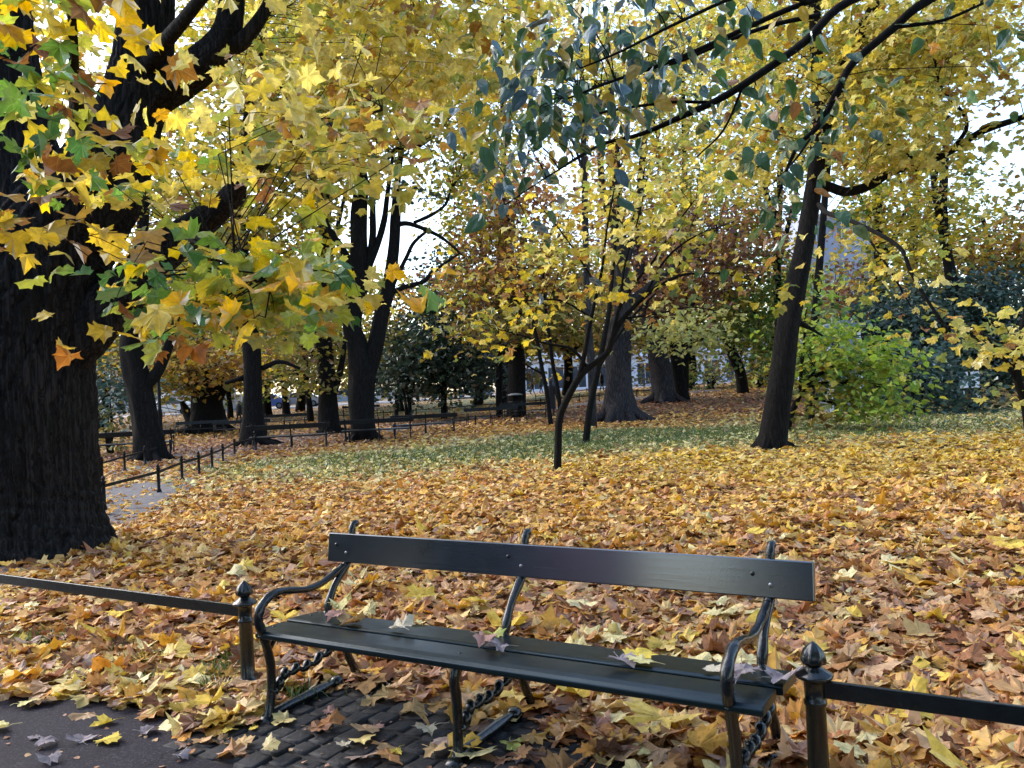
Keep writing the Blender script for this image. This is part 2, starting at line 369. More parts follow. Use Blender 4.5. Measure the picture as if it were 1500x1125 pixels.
LEAFSEED = [100]
def leaf_arrays(P, D, Nn, S, lod, fold, curl, bend, twist=None):
    """P attach points, D leaf direction, Nn leaf normal, S size; returns V, loops, starts, luv, faces per leaf"""
    n = len(P)
    D = D / (np.linalg.norm(D, axis=1)[:, None] + 1e-9)
    Nn = Nn - D * (Nn * D).sum(1)[:, None]; Nn /= np.linalg.norm(Nn, axis=1)[:, None] + 1e-9
    Sd = np.cross(D, Nn)
    half = np.array(TM[lod]); k = len(half)
    if lod == 'ov':                                          # rows of a curved blade: edge, quarter, rib, quarter, edge
        q = half[:, 1]; wd = half[:, 0]; cols = np.array([-1, -.5, 0, .5, 1.])
        x = (wd[:, None] * cols[None, :]).ravel(); y = np.repeat(q, 5); nv = len(x)
        fl = np.array([[r * 5 + c, r * 5 + c + 1, (r + 1) * 5 + c + 1, (r + 1) * 5 + c] for r in range(k - 1) for c in range(4)]); fp = len(fl); vs = 4
        fl = fl.ravel()
    elif lod in (0, 1):                                      # fan round the middle of the blade: every lobe bends by itself
        x = np.concatenate([half[:, 0], -half[1:-1, 0][::-1]]); y = np.concatenate([half[:, 1], half[1:-1, 1][::-1]])
        m = len(x); x = np.append(x, 0); y = np.append(y, .30); nv = m + 1
        fl = np.array([[m, i, (i + 1) % m] for i in range(m)]).ravel(); fp = m; vs = 3
    else:
        x = np.concatenate([half[:, 0], -half[1:-1, 0]]); y = np.concatenate([half[:, 1], half[1:-1, 1]]); nv = len(x)
        fl = np.array(list(range(k)) + ([0] + [k + i for i in range(k - 2)] + [k - 1])[::-1]); fp = 2; vs = k
    LEAFSEED[0] += 1; R = np.random.default_rng(LEAFSEED[0])
    X = np.broadcast_to(x[None, :], (n, nv)).copy(); Y = np.broadcast_to(y[None, :], (n, nv)).copy()
    if lod in (0, 1):
        an = np.arctan2(x, y - .30); rr = np.hypot(x, y - .30)
        g = np.ones((n, nv))
        for h in (1, 2, 3, 5): g += R.normal(size=(n, 1)) * .06 * np.cos(h * an[None, :] + R.random((n, 1)) * 6.28)
        X *= np.clip(g, .55, 1.4) * np.clip(R.normal(1, .12, (n, 1)), .7, 1.3); Y = .30 + (Y - .30) * np.clip(g, .55, 1.4)
    ax = np.abs(X)
    z = fold[:, None] * ax + curl[:, None] * (ax ** 2) * 1.6 + bend[:, None] * (Y - .3) ** 2
    if lod in (0, 1):
        lob = np.zeros((n, nv))
        for h in (2, 3, 4, 6): lob += R.normal(size=(n, 1)) * np.cos(h * an[None, :] + R.random((n, 1)) * 6.28)
        z = z + .12 * lob * rr[None, :] * (np.abs(curl)[:, None] + np.abs(bend)[:, None] + .18) + R.normal(size=(n, nv)) * .016 * (rr[None, :] > 0)
    if lod == 'ov':
        z = z + .035 * np.sin(Y * 9 + R.random((n, 1)) * 6) * (ax > .1)
    if twist is not None:
        z = z + twist[:, None] * X * (Y - .2) * 1.5
    X = X * (1 - .25 * np.abs(fold[:, None]))
    V = P[:, None, :] + S[:, None, None] * (X[..., None] * Sd[:, None, :] + Y[..., None] * D[:, None, :] + z[..., None] * Nn[:, None, :])
    base = (np.arange(n) * nv)[:, None]
    loops = (fl[None, :] + base).ravel(); starts = np.arange(fp * n) * vs
    luv = np.tile(np.column_stack([x, y, np.zeros(nv)]), (n, 1))
    return V.reshape(-1, 3), loops, starts, luv, fp

def unit(v): return v / (np.linalg.norm(v, axis=1)[:, None] + 1e-9)

PAL = {
 'yellow': [(.36, (.60, .48, .09)), (.32, (.68, .58, .18)), (.13, (.46, .43, .10)), (.13, (.30, .35, .08)), (.07, (.36, .19, .05))],
 'near':   [(.36, (.67, .50, .06)), (.22, (.75, .62, .14)), (.18, (.38, .42, .07)), (.12, (.16, .28, .05)), (.07, (.58, .32, .05)), (.05, (.25, .11, .04))],
 'greenish': [(.36, (.16, .30, .06)), (.28, (.36, .42, .07)), (.20, (.66, .52, .08)), (.12, (.08, .19, .06)), (.04, (.55, .32, .06))],
 'lowmix': [(.30, (.17, .31, .06)), (.26, (.40, .44, .08)), (.27, (.70, .52, .06)), (.05, (.64, .36, .05)), (.08, (.07, .18, .06)), (.04, (.32, .15, .05))],
 'orange': [(.30, (.66, .40, .05)), (.50, (.72, .52, .07)), (.12, (.36, .18, .05)), (.08, (.40, .42, .08))],
 'brownleaf': [(.5, (.30, .12, .05)), (.3, (.46, .20, .06)), (.2, (.55, .40, .08))],
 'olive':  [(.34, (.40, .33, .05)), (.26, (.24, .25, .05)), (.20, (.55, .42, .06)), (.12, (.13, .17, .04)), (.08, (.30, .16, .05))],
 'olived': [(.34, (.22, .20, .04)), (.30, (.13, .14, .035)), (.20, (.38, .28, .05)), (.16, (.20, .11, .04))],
 'tan':    [(.40, (.46, .27, .06)), (.30, (.58, .42, .07)), (.20, (.24, .12, .04)), (.10, (.28, .25, .06))],
 'rust':   [(.36, (.24, .11, .06)), (.25, (.36, .18, .07)), (.19, (.16, .075, .055)), (.20, (.50, .32, .09))],
 'pale':   [(.45, (.46, .46, .16)), (.30, (.60, .54, .16)), (.25, (.24, .28, .08))],
 'green':  [(.40, (.11, .19, .035)), (.25, (.18, .27, .05)), (.20, (.34, .34, .06)), (.15, (.06, .11, .03))],
 'lime':   [(.40, (.30, .42, .06)), (.28, (.46, .50, .09)), (.22, (.16, .27, .05)), (.10, (.58, .50, .09))],
 'dark':   [(.45, (.025, .055, .028)), (.30, (.04, .075, .035)), (.25, (.018, .035, .022))],
 'bluegreen': [(.45, (.03, .075, .055)), (.30, (.05, .10, .075)), (.25, (.02, .045, .035))],
 'linden': [(.40, (.045, .105, .04)), (.30, (.07, .15, .045)), (.14, (.12, .17, .04)), (.09, (.34, .30, .06)), (.07, (.26, .13, .05))],
 'linden_sheen': [(.28, (.07, .13, .15)), (.40, (.045, .105, .05)), (.18, (.11, .16, .05)), (.14, (.42, .30, .06))],  # the blue tone puts the sky's sheen into the leaf colour
}

def pick(pal, n, r):
    p = PAL[pal]; w = np.array([a for a, _ in p]); w /= w.sum(); c = np.array([b for _, b in p])
    return c[r.choice(len(p), n, p=w)]

class Crown:
    def __init__(s): s.parts = []
    def add(s, V, loops, starts, luv, cols): s.parts.append((V, loops, starts, luv, cols))
    def build(s, name, mat, parent):
        if not s.parts: return None
        Vs, Ls, Ss, Us, Cs = [], [], [], [], []; nv = nl = 0
        for V, l, st, u, c in s.parts:
            Vs.append(V); Ls.append(l + nv); Ss.append(st + nl); Us.append(u); Cs.append(c); nv += len(V); nl += len(l)
        return mesh_np(name, np.concatenate(Vs), np.concatenate(Ls), np.concatenate(Ss), mat, parent, False, np.concatenate(Cs), np.concatenate(Us))

STAT = {'leaves': 0}
def foliage(crown, twigs, skel, blobs, r, leaf=.14, lod=None, kind=None, droop=.45, tilt=.45, sheet=.35, twig_r=.006, flat=True, per=10, world=False):
    """blobs: (px, py, D, rx_px, ry_px, depth_radius_m, tau, palette)"""
    for bl in blobs:
        px, py, D, rx, ry, rd, tau, pal = bl[:8]
        c, wx, wz = (np.array([px, py, D], float), rx, ry) if world else (W(px, py, D), rx * D / F, ry * D / F)
        s = leaf * (bl[8] if len(bl) > 8 else 1)
        L = lod if lod is not None else (0 if D < 8 else 1 if D < 21 else 2)
        n = max(4, int(tau * math.pi * wx * wz / (.26 * s * s)))
        m = max(2, n // per)
        # cluster centres inside the ellipsoid
        q = r.normal(size=(m, 3)); q = unit(q) * (r.random(m) ** (1 / 2.6))[:, None]
        q *= 1 + .18 * r.normal(size=(m, 1))
        cc = c + q * np.array([wx, rd, wz])
        ci = r.integers(0, m, n)
        sig = 2.0 * s if D < 12 else 2.6 * s
        off = r.normal(size=(n, 3)) * np.array([sig, sig, sig * (sheet if flat else .8)])
        off[:, 2] -= .12 * np.hypot(off[:, 0], off[:, 1])
        P = cc[ci] + off
        P[:, 2] = np.maximum(P[:, 2], ground_z(P[:, 0], P[:, 1]) + .05)
        hd = r.random(n) * 2 * math.pi
        dirv = np.column_stack([np.cos(hd), np.sin(hd), -droop + r.normal(size=n) * .35])
        dirv[:, :2] += off[:, :2] / (sig + 1e-6) * .5
        nr = np.column_stack([r.normal(size=n) * tilt, r.normal(size=n) * tilt, np.ones(n)])
        S = s * np.clip(r.normal(1, .22, n), .5, 1.6)
        V, lo, st, uv, fp = leaf_arrays(P, dirv, nr, S, kind or L, r.normal(.05, .22, n), r.normal(-.1, .25, n), r.normal(-.25, .25, n), r.normal(0, .25, n))
        cb = pick(pal, m, r)[ci]; cl = pick(pal, n, r); mixm = (r.random(n) < .55)[:, None]
        col = np.where(mixm, cb, cl) * np.clip(r.normal(1, .16, (n, 1)), .55, 1.4)
        crown.add(V, lo, st, uv, np.repeat(np.clip(col, 0, .95), fp, 0)); STAT['leaves'] += n
        # twigs from the nearest limb to some clusters
        if twigs is not None and skel is not None and len(skel):
            nt_ = int(min(m, max(2, m * (1. if kind == 'ov' else .5 if D < 15 else .22)), 90))
            for t in r.choice(m, nt_, replace=False):
                e = cc[t]; k = np.argmin(np.sqrt(((skel - e) ** 2).sum(1)) * (1 + .9 * r.random(len(skel))) + (skel[:, 2] > e[2] + .3) * .5)
                b = skel[k]; mid = b * .45 + e * .55 + r.normal(size=3) * np.linalg.norm(e - b) * .17; mid[2] += .10 * np.linalg.norm(e - b)
                w = twig_r * max(1, D / 9) ** .6
                twigs.tube([b, b * .75 + mid * .25 + np.array([0, 0, .02]), mid, mid * .5 + e * .5 + np.array([0, 0, .03]), e], [w * 1.8, w * 1.5, w * 1.1, w * .8, w * .35], 4, 0, False)

def limb_pts(pts, D0):
    """pts: (px, py, r_px[, D]) -> world points, radii"""
    P, R = [], []
    for p in pts:
        if D0 is None: P.append(np.array(p[:3], float)); R.append(p[3]); continue
        D = p[3] if len(p) > 3 else D0
        P.append(W(p[0], p[1], D)); R.append(p[2] * D / F)
    return np.array(P), np.array(R)

def noise_lump(r, amp=.10, k=5, ridges=0.0, nr=26):
    ph = r.random((k, 3)) * 6.28; fr = r.integers(1, 6, k); fz = r.random(k) * 2.2 + .5
    rp = r.random((6, 2)) * 6.28
    def f(ki, m, ang, P):
        z = P[2]; v = np.ones_like(ang)
        for i in range(k): v = v + amp / k * 1.8 * np.sin(fr[i] * ang + ph[i, 0] + .6 * math.sin(fz[i] * z + ph[i, 1])) * math.cos(fz[i] * z + ph[i, 2])
        if ridges:
            a2 = ang + .10 * np.sin(3 * z + rp[0, 0]) + .05 * np.sin(9 * z + 4 * ang + rp[1, 0]) + .03 * np.sin(23 * z + 7 * ang + rp[2, 0])
            w = np.abs(np.sin(nr / 2 * a2 + rp[3, 0] + .8 * np.sin(1.7 * z + 2 * ang)))
            w2 = np.abs(np.sin(nr * .83 * a2 + rp[4, 0] + 1.2 * np.sin(4.1 * z + 3 * ang)))
            v = v + ridges * (w ** .6 - .6) + ridges * .5 * (w2 ** .6 - .6) + ridges * .35 * np.sin(31 * z + 11 * ang + rp[5, 0]) * np.sin(17 * z - 5 * ang)
        return v
    return f

def tree(name, label, trunks, blobs, D, bark='bark', leafmat='leaf_far', group=None, leaf=.14, cat='tree', n=14, amp=.10, ridges=0, sm=5, extra=None, seed=1, flare=None, **kw):
    r = np.random.default_rng(seed * 101 + 5)
    b = trunks[0][0]; Db = b[3] if len(b) > 3 else D
    p0 = np.array(b[:3], float) if D is None else W(b[0], b[1], Db); p0[2] = float(ground_z(p0[0], p0[1]))
    root = empty(name, p0); tag(root, label, cat, group)
    tb = MB(); sk = []
    for i, t in enumerate(trunks):
        P, R = limb_pts(t, D)
        if i == 0:
            P[0][2] = min(P[0][2], float(ground_z(P[0][0], P[0][1]))) - .06
        nn = n if i == 0 else max(6, int(n * .6))
        tb.tube(P, R, nn, sm, True, noise_lump(r, amp, 5, ridges if R.max() > .12 else 0, 30 if nn > 40 else 16))
        sk.append(catmull(P, 4))
    skel = np.concatenate(sk)
    if flare:                                               # root buttresses spreading over the soil
        for a in range(flare[0]):
            th = a * 2 * math.pi / flare[0] + r.random() * .5; L = flare[1] * (1 + .35 * r.normal()); c = P0 = np.array(p0)
            R0 = trunks[0][1][2] * D / F
            q = [c + np.array([math.cos(th) * R0 * .55, math.sin(th) * R0 * .55, flare[2]]), c + np.array([math.cos(th) * (R0 * .95), math.sin(th) * (R0 * .95), flare[2] * .38]), c + np.array([math.cos(th) * (R0 + L * .5), math.sin(th) * (R0 + L * .5), .05]), c + np.array([math.cos(th + .15) * (R0 + L), math.sin(th + .15) * (R0 + L), -.08])]
            tb.tube(q, [R0 * .22, R0 * .26, R0 * .20, R0 * .05], 14, 6, True, noise_lump(r, .3, 6, .06, 14))
    low = skel[:, 2] > p0[2] + .9
    cw = Crown()
    foliage(cw, tb, skel[low] if low.any() else skel, blobs, r, leaf=leaf, **kw)
    tr = tb.build('trunk', M[bark], root, True); tr.matrix_parent_inverse = Matrix.Translation(-Vector(p0))
    co = cw.build('crown', M[leafmat], root)
    if co: co.matrix_parent_inverse = Matrix.Translation(-Vector(p0))
    return root

# ------------------------------------------------------------------ bench frame of reference
BX, BY, YAW = -1.3034, 3.9187, -.5316
cy, sy = math.cos(YAW), math.sin(YAW)
def B2W(u, v, w=0.0): return np.array([BX + cy * u - sy * v, BY + sy * u + cy * v, w])
def W2B(x, y): x = x - BX; y = y - BY; return x * cy + y * sy, -x * sy + y * cy

# ================================================================== THE SETTING
# far path between the railings: centre line on the ground
PATH_C = [G(120, 742), G(215, 700), G(300, 668), G(420, 645), G(560, 631), G(690, 614), G(800, 600), G(930, 584), G(1060, 570)]
PATH_C = catmull(np.array([PATH_C[0] + (PATH_C[0] - PATH_C[1]) * 1.5] + PATH_C), 6)
PATH_W = 1.35
GRASSY = [(1010, 640, 4.2, 1.0), (900, 640, 3.2, .9), (640, 668, 2.8, .42), (510, 684, 2.4, .28), (420, 680, 2.0, .16), (1240, 628, 4.0, .75), (1400, 612, 5, .6), (740, 665, 2.4, .5),
          (60, 945, .18, .5), (330, 985, .2, .5), (620, 600, 9, .7), (750, 585, 12, .8), (520, 603, 6, .6), (900, 580, 8, .4)]
GR = [(G(a, b), c, d) for a, b, c, d in GRASSY]

def grassy_at(x, y):
    g = np.zeros_like(x)
    for p, rad, w in GR:
        g = np.maximum(g, w * np.exp(-(((x - p[0]) / rad) ** 2 + ((y - p[1]) / rad) ** 2)))
    return g

def path_dist(x, y):
    d = np.full(np.shape(x), 1e9)
    for p in PATH_C: d = np.minimum(d, np.hypot(x - p[0], y - p[1]))
    return d

def make_ground():
    xs = np.unique(np.concatenate([np.linspace(-400, -60, 18), np.linspace(-60, 60, 161), np.linspace(60, 400, 18)]))
    ys = np.unique(np.concatenate([np.linspace(-120, -5, 12), np.linspace(-5, 40, 91), np.linspace(40, 100, 41), np.linspace(100, 700, 16)]))
    X, Y = np.meshgrid(xs, ys); Z = ground_z(X, Y)
    # the soil sits a little below the paving near the bench
    V = np.column_stack([X.ravel(), Y.ravel(), Z.ravel() - .012]); nx = len(xs); ny = len(ys)
    i = np.arange(nx - 1)[None, :] + (np.arange(ny - 1) * nx)[:, None]
    q = np.stack([i, i + 1, i + nx + 1, i + nx], -1).reshape(-1, 4)
    o = mesh_np('ground', V, q.ravel(), np.arange(len(q)) * 4, M['ground'], None, True, attrs={'grassy': grassy_at(X.ravel(), Y.ravel())})
    tag(o, kind='structure'); return o
make_ground()

def strip(name, pts, width, mat, lift):
    P = np.array(pts); T = np.gradient(P, axis=0); T[:, 2] = 0; T = unit(T); Nn = np.column_stack([-T[:, 1], T[:, 0], np.zeros(len(P))])
    V = []; k = 7
    for p, n_ in zip(P, Nn):
        for j in range(k):
            q = p + n_ * width * (j / (k - 1) - .5) * 2; V.append((q[0], q[1], float(ground_z(q[0], q[1])) + lift))
    F_ = [(a * k + j, a * k + j + 1, (a + 1) * k + j + 1, (a + 1) * k + j) for a in range(len(P) - 1) for j in range(k - 1)]
    o = MB().add(V, F_).build(name, mat); tag(o, kind='structure'); return o
strip('path', PATH_C, PATH_W, M['path'], .012)
strip('road', [onground(px, D) for px, D in ((-60, 72), (150, 74), (350, 78), (550, 84), (750, 90), (950, 92), (1150, 92))], 4.5, M['road'], .02)

# asphalt path in front of the bench, with the sett bay let into it
def edge_v(u): return -.20 - .03 * math.sin(2.1 * u) - .02 * math.sin(5.3 * u + 1)
mb = MB()
U = np.linspace(-12, 16, 113)
# asphalt strip v from -6 to the leaf edge (left of the bay) and to the setts' front edge
V = []; F_ = []
for u in U:
    top = -.17 if u < -.1 else (-.415 if u < 4.1 else -.17)
    for v in (-7, -4, -2.2, -1.2, -.75, -.5, top): V.append(B2W(u, v, .004 if v > -7 else 0))
for a in range(len(U) - 1):
    for j in range(6): F_.append((a * 7 + j, (a + 1) * 7 + j, (a + 1) * 7 + j + 1, a * 7 + j + 1))
o = mb.add(V, F_).build('asphalt_path', M['asphalt']); tag(o, kind='structure')

def setts():
    r = np.random.default_rng(3); m = MB()
    u = -.12; col = 0
    while u < 4.2:
        w = .112 + r.normal() * .006
        v = -.42 + (.07 if col % 2 else 0) + r.normal() * .01
        if col % 2: v -= .14
        while v < .78:
            L = .122 + r.normal() * .014
            a, b = max(v, -.42), min(v + L, .80)
            if b - a > .04:
                g = .0045; h = .007 + r.normal() * .004
                u0, u1, v0, v1 = u + g, u + w - g, a + g * 2.2, b - g * 2.2; c = .011
                jit = lambda: r.normal() * .005
                base = [(u0, v0), (u1, v0), (u1, v1), (u0, v1)]
                mid = [(u0 + c * .3 + jit(), v0 + c * .3 + jit()), (u1 - c * .3 + jit(), v0 + c * .3 + jit()), (u1 - c * .3 + jit(), v1 - c * .3 + jit()), (u0 + c * .3 + jit(), v1 - c * .3 + jit())]
                top = [(u0 + c * 1.5, v0 + c * 1.5), (u1 - c * 1.5, v0 + c * 1.5), (u1 - c * 1.5, v1 - c * 1.5), (u0 + c * 1.5, v1 - c * 1.5)]
                tl = r.normal() * .03, r.normal() * .03
                VV = [B2W(p, q, -.03) for p, q in base] + [B2W(p, q, h - .003) for p, q in mid] + [B2W(p, q, h + (p - u0 - w / 2) * tl[0] + (q - v0 - L / 2) * tl[1]) for p, q in top]
                m.add(VV, [(0, 1, 5, 4), (1, 2, 6, 5), (2, 3, 7, 6), (3, 0, 4, 7), (4, 5, 9, 8), (5, 6, 10, 9), (6, 7, 11, 10), (7, 4, 8, 11), (8, 9, 10, 11)])
            v += L
        u += w; col += 1
    o = m.build('setts', M['sett'], None, True); tag(o, kind='structure')
    s = MB(); s.add([B2W(-.13, -.43, -.004), B2W(4.22, -.43, -.004), B2W(4.22, .82, -.004), B2W(-.13, .82, -.004)], [(0, 1, 2, 3)])
    o = s.build('sand_bed', simple_mat('dark joint sand', (.022, .019, .017), .9, 0, .4, 40)); tag(o, kind='structure')
setts()

# ================================================================== THE BENCH
def bench_frame_meshes(mk, u, arm):
    """cast-iron frame at station u: tubes in the (v, w) plane; mk(name) -> MB to fill, returns list of (name, MB)"""
    out = []
    X = lambda pts: [(u, a, b) for a, b in pts]
    lum = lambda amp, f: (lambda k, m, ang, P: 1 + amp * math.sin(k * f) + .05 * np.cos(3 * ang + k))
    if arm:
        fl = [(-.015, -.01), (.012, .06), (.028, .14), (.030, .24), (.014, .33), (-.012, .41)]
        ar = [(-.012, .41), (-.030, .46), (-.028, .505), (.000, .545), (.055, .572), (.12, .575), (.20, .560), (.29, .545), (.37, .550), (.44, .568), (.50, .588), (.545, .606)]
    else:
        fl = [(-.005, -.01), (.015, .06), (.024, .14), (.022, .24), (.012, .32), (.030, .385)]
        ar = None
    m = MB(); m.tube(X(fl), [.026, .022, .021, .021, .022, .022], 12, 5, True, lum(.03, .9)); m.lathe([(.040, -.02), (.040, .012), (.028, .022), (.02, .03)], (u, -.015, 0), 12)
    m.tube(X([(.02, .32), (.06, .365), (.10, .383)]), [.012, .014, .010], 8, 3)
    out.append(('leg', m))
    m = MB(); m.tube(X([(.36, .392), (.42, .36), (.475, .29), (.525, .20), (.575, .10), (.628, -.01)]), [.018, .022, .021, .020, .021, .026], 12, 5, True, lum(.04, 1.1)); m.lathe([(.036, -.02), (.036, .012), (.024, .024)], (u, .628, 0), 12)
    out.append(('leg', m))
    m = MB(); m.tube(X([(.02, .392), (.12, .374), (.24, .368), (.36, .374), (.41, .392), (.43, .44), (.470, .51), (.535, .575), (.603, .645), (.622, .74), (.632, .790), (.642, .808), (.660, .810), (.668, .795)]),
                [.014, .014, .014, .016, .019, .020, .019, .021, .019, .018, .017, .018, .017, .013], 12, 5, True, lum(.10, .55))
    out.append(('upright', m))
    if ar:
        m = MB(); m.tube(X(ar), [.022, .022, .022, .022, .020, .018, .017, .017, .017, .018, .018, .016], 12, 5, True, lum(.05, .7)); out.append(('armrest', m))
    m = MB()
    br = [(.03, .115), (.075, .15), (.11, .185), (.19, .185), (.27, .178), (.36, .196), (.44, .215), (.505, .225)]
    Q = catmull(np.array(X(br)), 8); k = np.arange(len(Q)); Q[:, 0] += .008 * np.cos(k * .85); Q[:, 2] += .012 * np.sin(k * .85)
    m.tube(Q, .017 + .006 * np.sin(k * .85 + 1), 9); out.append(('brace', m))
    m = MB(); m.tube(X([(.0, .025), (.15, .03), (.33, .032), (.46, .036)]), [.020, .024, .024, .016], 10, 3, True, lum(.05, 1.3)); m.lathe([(.034, .0), (.034, .05), (.02, .06)], (u, .46, 0), 10); out.append(('foot_bar', m))
    return out

US = (.117, 1.171, 2.292)
def make_bench(name, label, cat, group, detail=True):
    root = empty(name); tag(root, label, cat, group)
    for i, u in enumerate(US):
        for nm, m in bench_frame_meshes(None, u, i != 1):
            if nm in ('brace', 'foot_bar') and not detail: continue
            m.build(nm, M['iron'], root, True)
    pf = [(-.030, .392), (-.022, .386), (.155, .384), (.160, .414), (.15, .420), (.02, .424), (-.015, .421), (-.029, .410)]
    m = MB(); m.prism(pf, 0, .085, 2.405); a = m.build('seat_plank', M['plank'], root, False, .004)
    pr = [(.185, .386), (.400, .366), (.404, .398), (.395, .404), (.20, .421), (.185, .416)]
    m = MB(); m.prism(pr, 0, .070, 2.42); m.build('seat_plank', M['plank'], root, False, .004)
    # backrest board, leaning back
    m = MB(); t = .030
    v0, w0, v1, w1 = .556, .622, .578, .770
    nv, nw = -(w1 - w0), (v1 - v0); ln = math.hypot(nv, nw); nv, nw = -nv / ln, -nw / ln        # backwards normal
    m.prism([(v0, w0), (v1, w1), (v1 + nv * t, w1 + nw * t), (v0 + nv * t, w0 + nw * t)], 0, 0.0, 2.466)
    bk = m.build('backrest', M['plank_back'], root, False, .005)
    if detail:
        for u in US:
            for du, h in ((-.058, .60), (.012, .34)):
                vv, ww = v0 + (v1 - v0) * h, w0 + (w1 - w0) * h
                b = MB(); b.ball((u + du, vv - .001, ww), (.0095, .006, .0095), 10, 6); b.build('bolt', M['bolt'] if du > 0 else M['iron'], bk, True)
        for u in US:
            for vv in (.06, .30):
                b = MB(); b.ball((u, vv, .4225 if vv < .1 else .4118), (.009, .009, .004), 10, 6); b.build('bolt', M['iron'], root, True)
    return root
bench = make_bench('park_bench', 'large dark green bench with cast iron arms in the foreground, fallen leaves on its seat', 'bench', 'park benches')
bench.location = (BX, BY, 0); bench.rotation_euler = (0, 0, YAW)

def copy_tree(o, parent=None, skip=()):
    c = o.copy(); C.objects.link(c)
    if parent is not None: c.parent = parent
    for ch in [x for x in bpy.data.objects if x.parent == o and x.name.split('.')[0] not in skip]:
        copy_tree(ch, c, skip)
    return c
# (px, py of one front foot as seen, yaw in degrees, label)
FAR_BENCHES = [
 (200, 667, 195, 'dark bench in shade between the old maple trunk and the street lamp post'),
 (292, 640, 8, 'small empty bench in front of the squat thick trunk'),
 (352, 641, 12, 'bench with pale reflections on its seat, left of the straight trunk it partly hides behind'),
 (417, 627, 10, 'bench right of the straight trunk, facing the camera across the path'),
 (427, 656, 191, 'bench with its back to the camera in the gap of the left railing'),
 (555, 645, 188, 'bench half hidden behind the forked trunk'),
 (622, 636, 190, 'bench with pale seat just right of the forked trunk'),
 (722, 622, 10, 'bench with open armrests left of the litter bin'),
 (772, 613, 14, 'small bench standing to the right of the litter bin'),
 (528, 611, 8, 'distant bench on the lawn edge behind the forked trunk')]
fb_src = None
for i, (px, py, yd, lab) in enumerate(FAR_BENCHES):
    if fb_src is None:
        fb_src = make_bench('park_bench', lab, 'bench', 'park benches', False); o = fb_src
        for ch in fb_src.children: 
            ch.data.materials[0] = M['plank_far'] if ch.name.split('.')[0] in ('seat_plank', 'backrest') else M['iron_far']
    else:
        o = copy_tree(fb_src); o['label'] = lab
    p = G(px, py); th = math.radians(yd); c = np.array([math.cos(th), math.sin(th)]) * 1.2
    o.location = (p[0] - c[0], p[1] - c[1], p[2] - .01); o.rotation_euler = (0, 0, th)

# ================================================================== RAILINGS
POST_PROF = [(.058, -.05), (.058, .035), (.052, .05), (.042, .06), (.036, .07), (.034, .345), (.039, .350), (.039, .362), (.034, .368), (.036, .425), (.042, .433), (.062, .443), (.064, .450), (.058, .457), (.034, .470), (.025, .478), (.023, .484)]
FINIAL = [(.022, .484), (.038, .489), (.041, .497), (.038, .516), (.030, .537), (.017, .553), (.005, .562), (.001, .564)]
def near_fence(name, label, us, ext):
    root = empty(name, B2W(us[0], .257)); root.rotation_euler = (0, 0, YAW); tag(root, label, 'fence', 'low iron railings')
    for u in us:
        c = (u - us[0], 0, 0)
        m = MB(); m.lathe(POST_PROF, c, 24); p = m.build('post', M['iron'], root, True)
        m = MB(); m.lathe(FINIAL, c, 32, .09, (.487, .54)); m.build('finial', M['iron'], p, True)
    for a, b in ext:
        m = MB(); d = -.03
        m.prism([(-.008, .374), (.008, .374), (.008, .434), (-.008, .434)], 0, a - us[0], b - us[0]); m.build('rail', M['iron'], root, False, .003)
near_fence('iron_railing', 'low black railing with acorn topped posts running left from the bench', [-.30, -3.15, -6.0], [(-.33, -3.12), (-3.18, -5.97)])
near_fence('iron_railing', 'low black railing with acorn topped post running right from the bench', [2.511, 5.3, 8.1], [(2.54, 5.27), (5.33, 8.07)])

def far_fence(label, pts, gaps=(), H=.5):
    """pts: (px,py) of post feet on the ground"""
    Ps = [p if len(p) == 3 else G(*p) for p in pts]
    root = empty('iron_railing', Ps[0]); tag(root, label, 'fence', 'low iron railings')
    o0 = Ps[0]
    for i, p in enumerate(Ps):
        q = np.array(p) - o0
        m = MB(); m.lathe([(.045, -.05), (.045, .05), (.03, .07), (.03, H - .10), (.045, H - .08), (.045, H - .07), (.02, H - .05), (.032, H - .04), (.026, H - .01), (.002, H + .02)], q, 8)
        m.build('post', M['iron_far'], root, True)
        if i and i not in gaps:
            a = np.array(Ps[i - 1]) - o0
            m = MB(); d = unit((q - a)[None])[0]; nn = np.array([-d[1], d[0], 0]) * .007
            V = [a + nn + (0, 0, H - .16), a - nn + (0, 0, H - .16), a - nn + (0, 0, H - .11), a + nn + (0, 0, H - .11), q + nn + (0, 0, H - .16), q - nn + (0, 0, H - .16), q - nn + (0, 0, H - .11), q + nn + (0, 0, H - .11)]
            m.add(V, [(0, 1, 5, 4), (1, 2, 6, 5), (2, 3, 7, 6), (3, 0, 4, 7)]); m.build('rail', M['iron_far'], root)
far_fence('railing curving along the near side of the leafy side path, left of the lawn', [(40, 800), (153, 748), (233, 722), (267, 705), (292, 697), (311, 688), (327, 680), (344, 668), (375, 660)])
far_fence('short railing on the far side of the side path near the lamp post', [(95, 716), (150, 703), (183, 691), (213, 682), (250, 669)])
far_fence('railing with one bench gap beside the forked trunk', [(478, 651), (512, 648), (578, 642), (697, 626)], (2,))
far_fence('long railing edging the far lawn behind the benches', [(480, 619), (562, 613), (610, 609), (656, 606), (693, 602), (740, 599), (792, 595), (849, 590), (878, 588), (933, 581), (975, 577), (1013, 572), (1037, 568), (1061, 565), (1095, 560)])
far_fence('second thin railing across the far path behind the thick centre trunk', [(785, 588), (860, 578), (925, 572), (985, 567), (1044, 562), (1105, 555)])
far_fence('distant railing behind the squat thick trunk', [(238, 612), (258, 611), (280, 610), (330, 607), (352, 605)])

